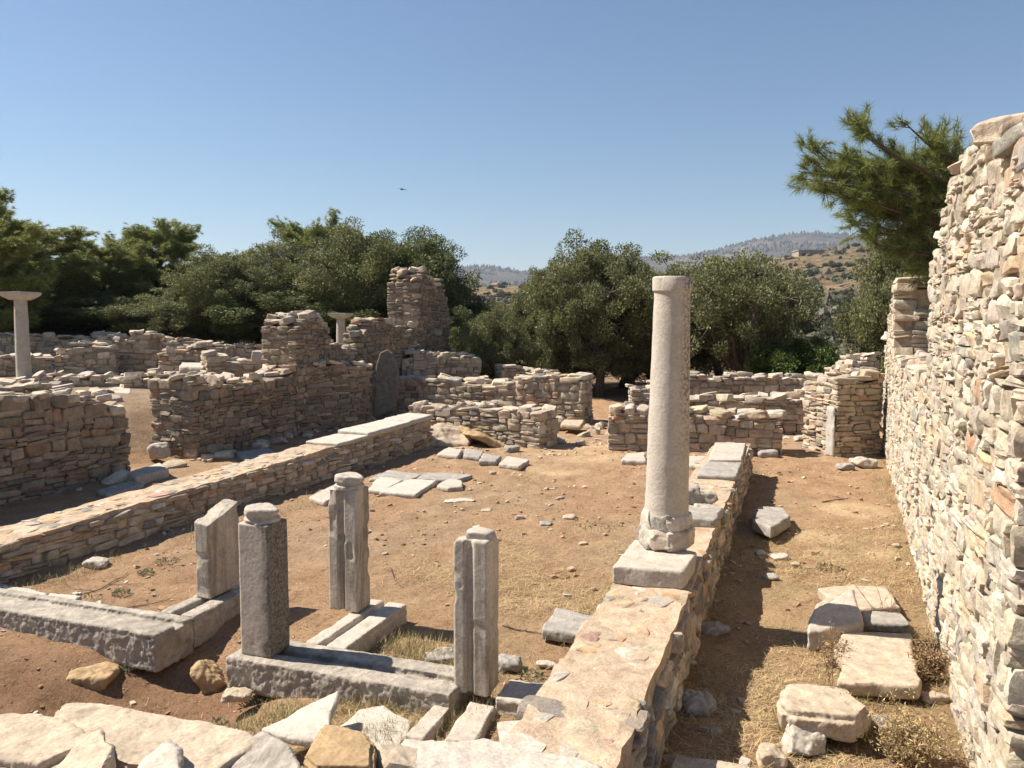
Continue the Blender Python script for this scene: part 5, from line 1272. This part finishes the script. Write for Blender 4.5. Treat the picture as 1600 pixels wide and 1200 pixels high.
# little green weeds
def weed(label, px, py, wpx, hgt, col, n, kind='weed', L=.05, dry=False, seed=0):
    rng = np.random.default_rng(500 + seed); p = P(px, py, gz(*P(px, py, 0)[:2])); r = wpx / F * p.y / 2; V = []; 
    a = rng.uniform(0, 6.28, n); rr = r * np.sqrt(rng.random(n)); bx_ = np.stack([np.cos(a) * rr, np.sin(a) * rr, rng.random(n) * hgt * (1 - (rr / r) ** 2 * .6)], 1)
    ax_ = np.stack([np.cos(a) * .7, np.sin(a) * .7, rng.uniform(.2, 1.2, n)], 1) + rng.normal(0, .4, (n, 3)); ax_ /= np.linalg.norm(ax_, axis=1)[:, None]
    s_ = np.cross(ax_, rng.normal(size=(n, 3))); s_ /= np.linalg.norm(s_, axis=1)[:, None]; l = L * rng.uniform(.5, 1.3, n)[:, None]
    v = np.stack([bx_, bx_ + ax_ * l * .5 + s_ * l * .16, bx_ + ax_ * l, bx_ + ax_ * l * .5 - s_ * l * .16], 1).reshape(-1, 3)
    t = np.array(col)[None] * rng.uniform(.6, 1.4, n)[:, None]
    o = mesh_np('weed', v, np.arange(n * 4).reshape(-1, 4), M['leaf'], np.repeat(t, 4, 0), smooth=False); o.location = (p.x, p.y, gz(p.x, p.y)); return tag(o, label, 'weed', 'small weeds growing in the soil')
for i, (px, py, wp, lab) in enumerate([(133, 943, 50, 'low green weed beside the broken white paving piece at lower left'), (262, 880, 34, 'small green weed on the soil left of the broken panel, by the wall shadow'),
        (228, 898, 24, 'grey-green weed between the base block and the long low wall'), (190, 930, 22, 'tiny weed in the bare soil behind the left base block'),
        (208, 1095, 24, 'weed at the foot of the left base block near the near wall'), (340, 1115, 30, 'blue-green weed below the knobbed post block'),
        (400, 1100, 50, 'green weed against the rough front of the knobbed post block'), (740, 1085, 60, 'weed at the foot of the right grooved post'),
        (600, 1060, 60, 'thin weed along the front groove of the base block'), (830, 1060, 40, 'green tuft right of the right grooved post'),
        (1296, 892, 40, 'low green weed on the aisle soil near the big wall'), (1440, 1020, 36, 'weed right of the largest aisle slab'),
        (935, 825, 60, 'flat green patch on the nave soil left of the column')]):
    weed(lab, px, py, wp, .05, (.17, .19, .11) if i != 12 else (.2, .2, .09), 110, L=.035, seed=i)
def dry_plant(label, px, py, h, n, seed, spread=.35, leafy=0, cat='dry plant', col=(.30, .2, .1)):
    rng = np.random.default_rng(seed); p = P(px, py, gz(*P(px, py, 0)[:2])); r = empty('dry_plant', (p.x, p.y, gz(p.x, p.y))); tag(r, label, cat)
    paths = []; C = []
    for i in range(n):
        d = rng.normal(0, spread, 3); d[2] = 1; e = d * h * rng.uniform(.5, 1); br = bent((0, 0, 0), e, .0035, .0015, rng, 5, .06); paths.append(br)
        for j in range(6):
            k = rng.integers(1, 5); q = np.array(br[0][k]); dd = rng.normal(0, .6, 3) + np.array([0, 0, .6]); tip = q + dd * h * .18; paths.append(([q, tip], [.0018, .0009])); C.append(tip)
            for m_ in range(2): t2 = q + dd * h * .1 + rng.normal(0, .04, 3); paths.append(([q + dd * h * .08, t2], [.0012, .0007])); C.append(t2)
    tv, tq = tubes(paths, 4); mesh_np('stems', tv, tq, M['twig'], None, r)
    if leafy:
        v, f, t = leaves(np.array(C), np.full(len(C), .03), leafy, .03, .004, rng, col, silver=0); mesh_np('dry_leaves', v, f, M['straw'], t, r, smooth=False)
dry_plant('tall dry weed stalk standing in front of the thick rounded cream block in the aisle', 1292, 1128, .62, 3, 1, .12, 8)
dry_plant('bare branching twig plant rising in front of the wedge block and notched slab', 1385, 976, .42, 4, 2, .35)
dry_plant('brown dry bush at the right corner of the largest aisle slab by the big wall', 1450, 1062, .28, 14, 3, .6, 10)
dry_plant('thin dry stalk in the aisle grass near the largest slab', 1298, 1040, .3, 4, 4, .4, 4)
dry_plant('dry grass clump at the bottom right in front of the big wall', 1420, 1190, .25, 22, 5, .7, 8, 'grass clump', (.4, .3, .15))
def twig(label, a, b, r, seed):
    rng = np.random.default_rng(seed); pa = P(*a, .02); pb = P(*b, .02); pa.z = gz(pa.x, pa.y) + .015; pb.z = gz(pb.x, pb.y) + .015
    br = bent(pa, pb, r, r * .5, rng, 8, .04); br = ([(p[0], p[1], gz(p[0], p[1]) + .012) for p in br[0]], br[1]); paths = [br]
    for j in range(3): q = np.array(br[0][2 + j * 2]); e = q + rng.normal(0, .1, 3); e[2] = gz(e[0], e[1]) + .02; paths.append(([q, e], [r * .6, r * .3]))
    tv, tq = tubes(paths, 5); o = mesh_np('fallen_twig', tv, tq, M['bark'], None); tag(o, label, 'twig', 'fallen twigs on the ground')
twig('dark twig on the nave grass right of the broken-topped post', (785, 975), (852, 990), .006, 1)
twig('long thin twig on the bare soil behind the left base block', (190, 945), (268, 932), .005, 2)
twig('dry twigs along the foot of the long low wall on the left', (130, 925), (200, 895), .006, 3)
twig('thin twig on the nave soil right of the farthest post', (610, 885), (625, 912), .005, 4)
twig('dark twig lying across the middle of the right aisle', (1285, 782), (1330, 776), .008, 5)
twig('short twig in the grass before the nave posts, right of the kerb shadow', (610, 1010), (665, 1030), .005, 6)

# ------------------------------------------------------------------ haze
def haze():
    bm = bmesh.new(); x0, x1, y0, y1, z0, z1 = -5200, 5200, -300, 4700, -40, 330
    x0, x1, y0, y1 = -4900, 4900, -4900, 4900
    v = [bm.verts.new(p) for p in ((x0, y0, z0), (x1, y0, z0), (x1, y1, z0), (x0, y1, z0), (x0, y0, z1), (x1, y0, z1), (x1, y1, z1), (x0, y1, z1))]
    for f in ((3, 2, 1, 0), (4, 5, 6, 7), (0, 1, 5, 4), (1, 2, 6, 5), (2, 3, 7, 6), (3, 0, 4, 7)): bm.faces.new([v[i] for i in f])
    m = bpy.data.materials.new('haze'); m.use_nodes = True; n = m.node_tree.nodes; n.clear()
    out = n.new('ShaderNodeOutputMaterial'); pv = n.new('ShaderNodeVolumePrincipled'); pv.inputs['Color'].default_value = (.72, .83, 1, 1); pv.inputs['Density'].default_value = .00013; pv.inputs['Anisotropy'].default_value = .2
    m.node_tree.links.new(pv.outputs[0], out.inputs['Volume'])
    me = bpy.data.meshes.new('haze'); bm.to_mesh(me); bm.free(); me.materials.append(m); o = bpy.data.objects.new('haze', me); COL.objects.link(o); tag(o, kind='stuff')
haze()
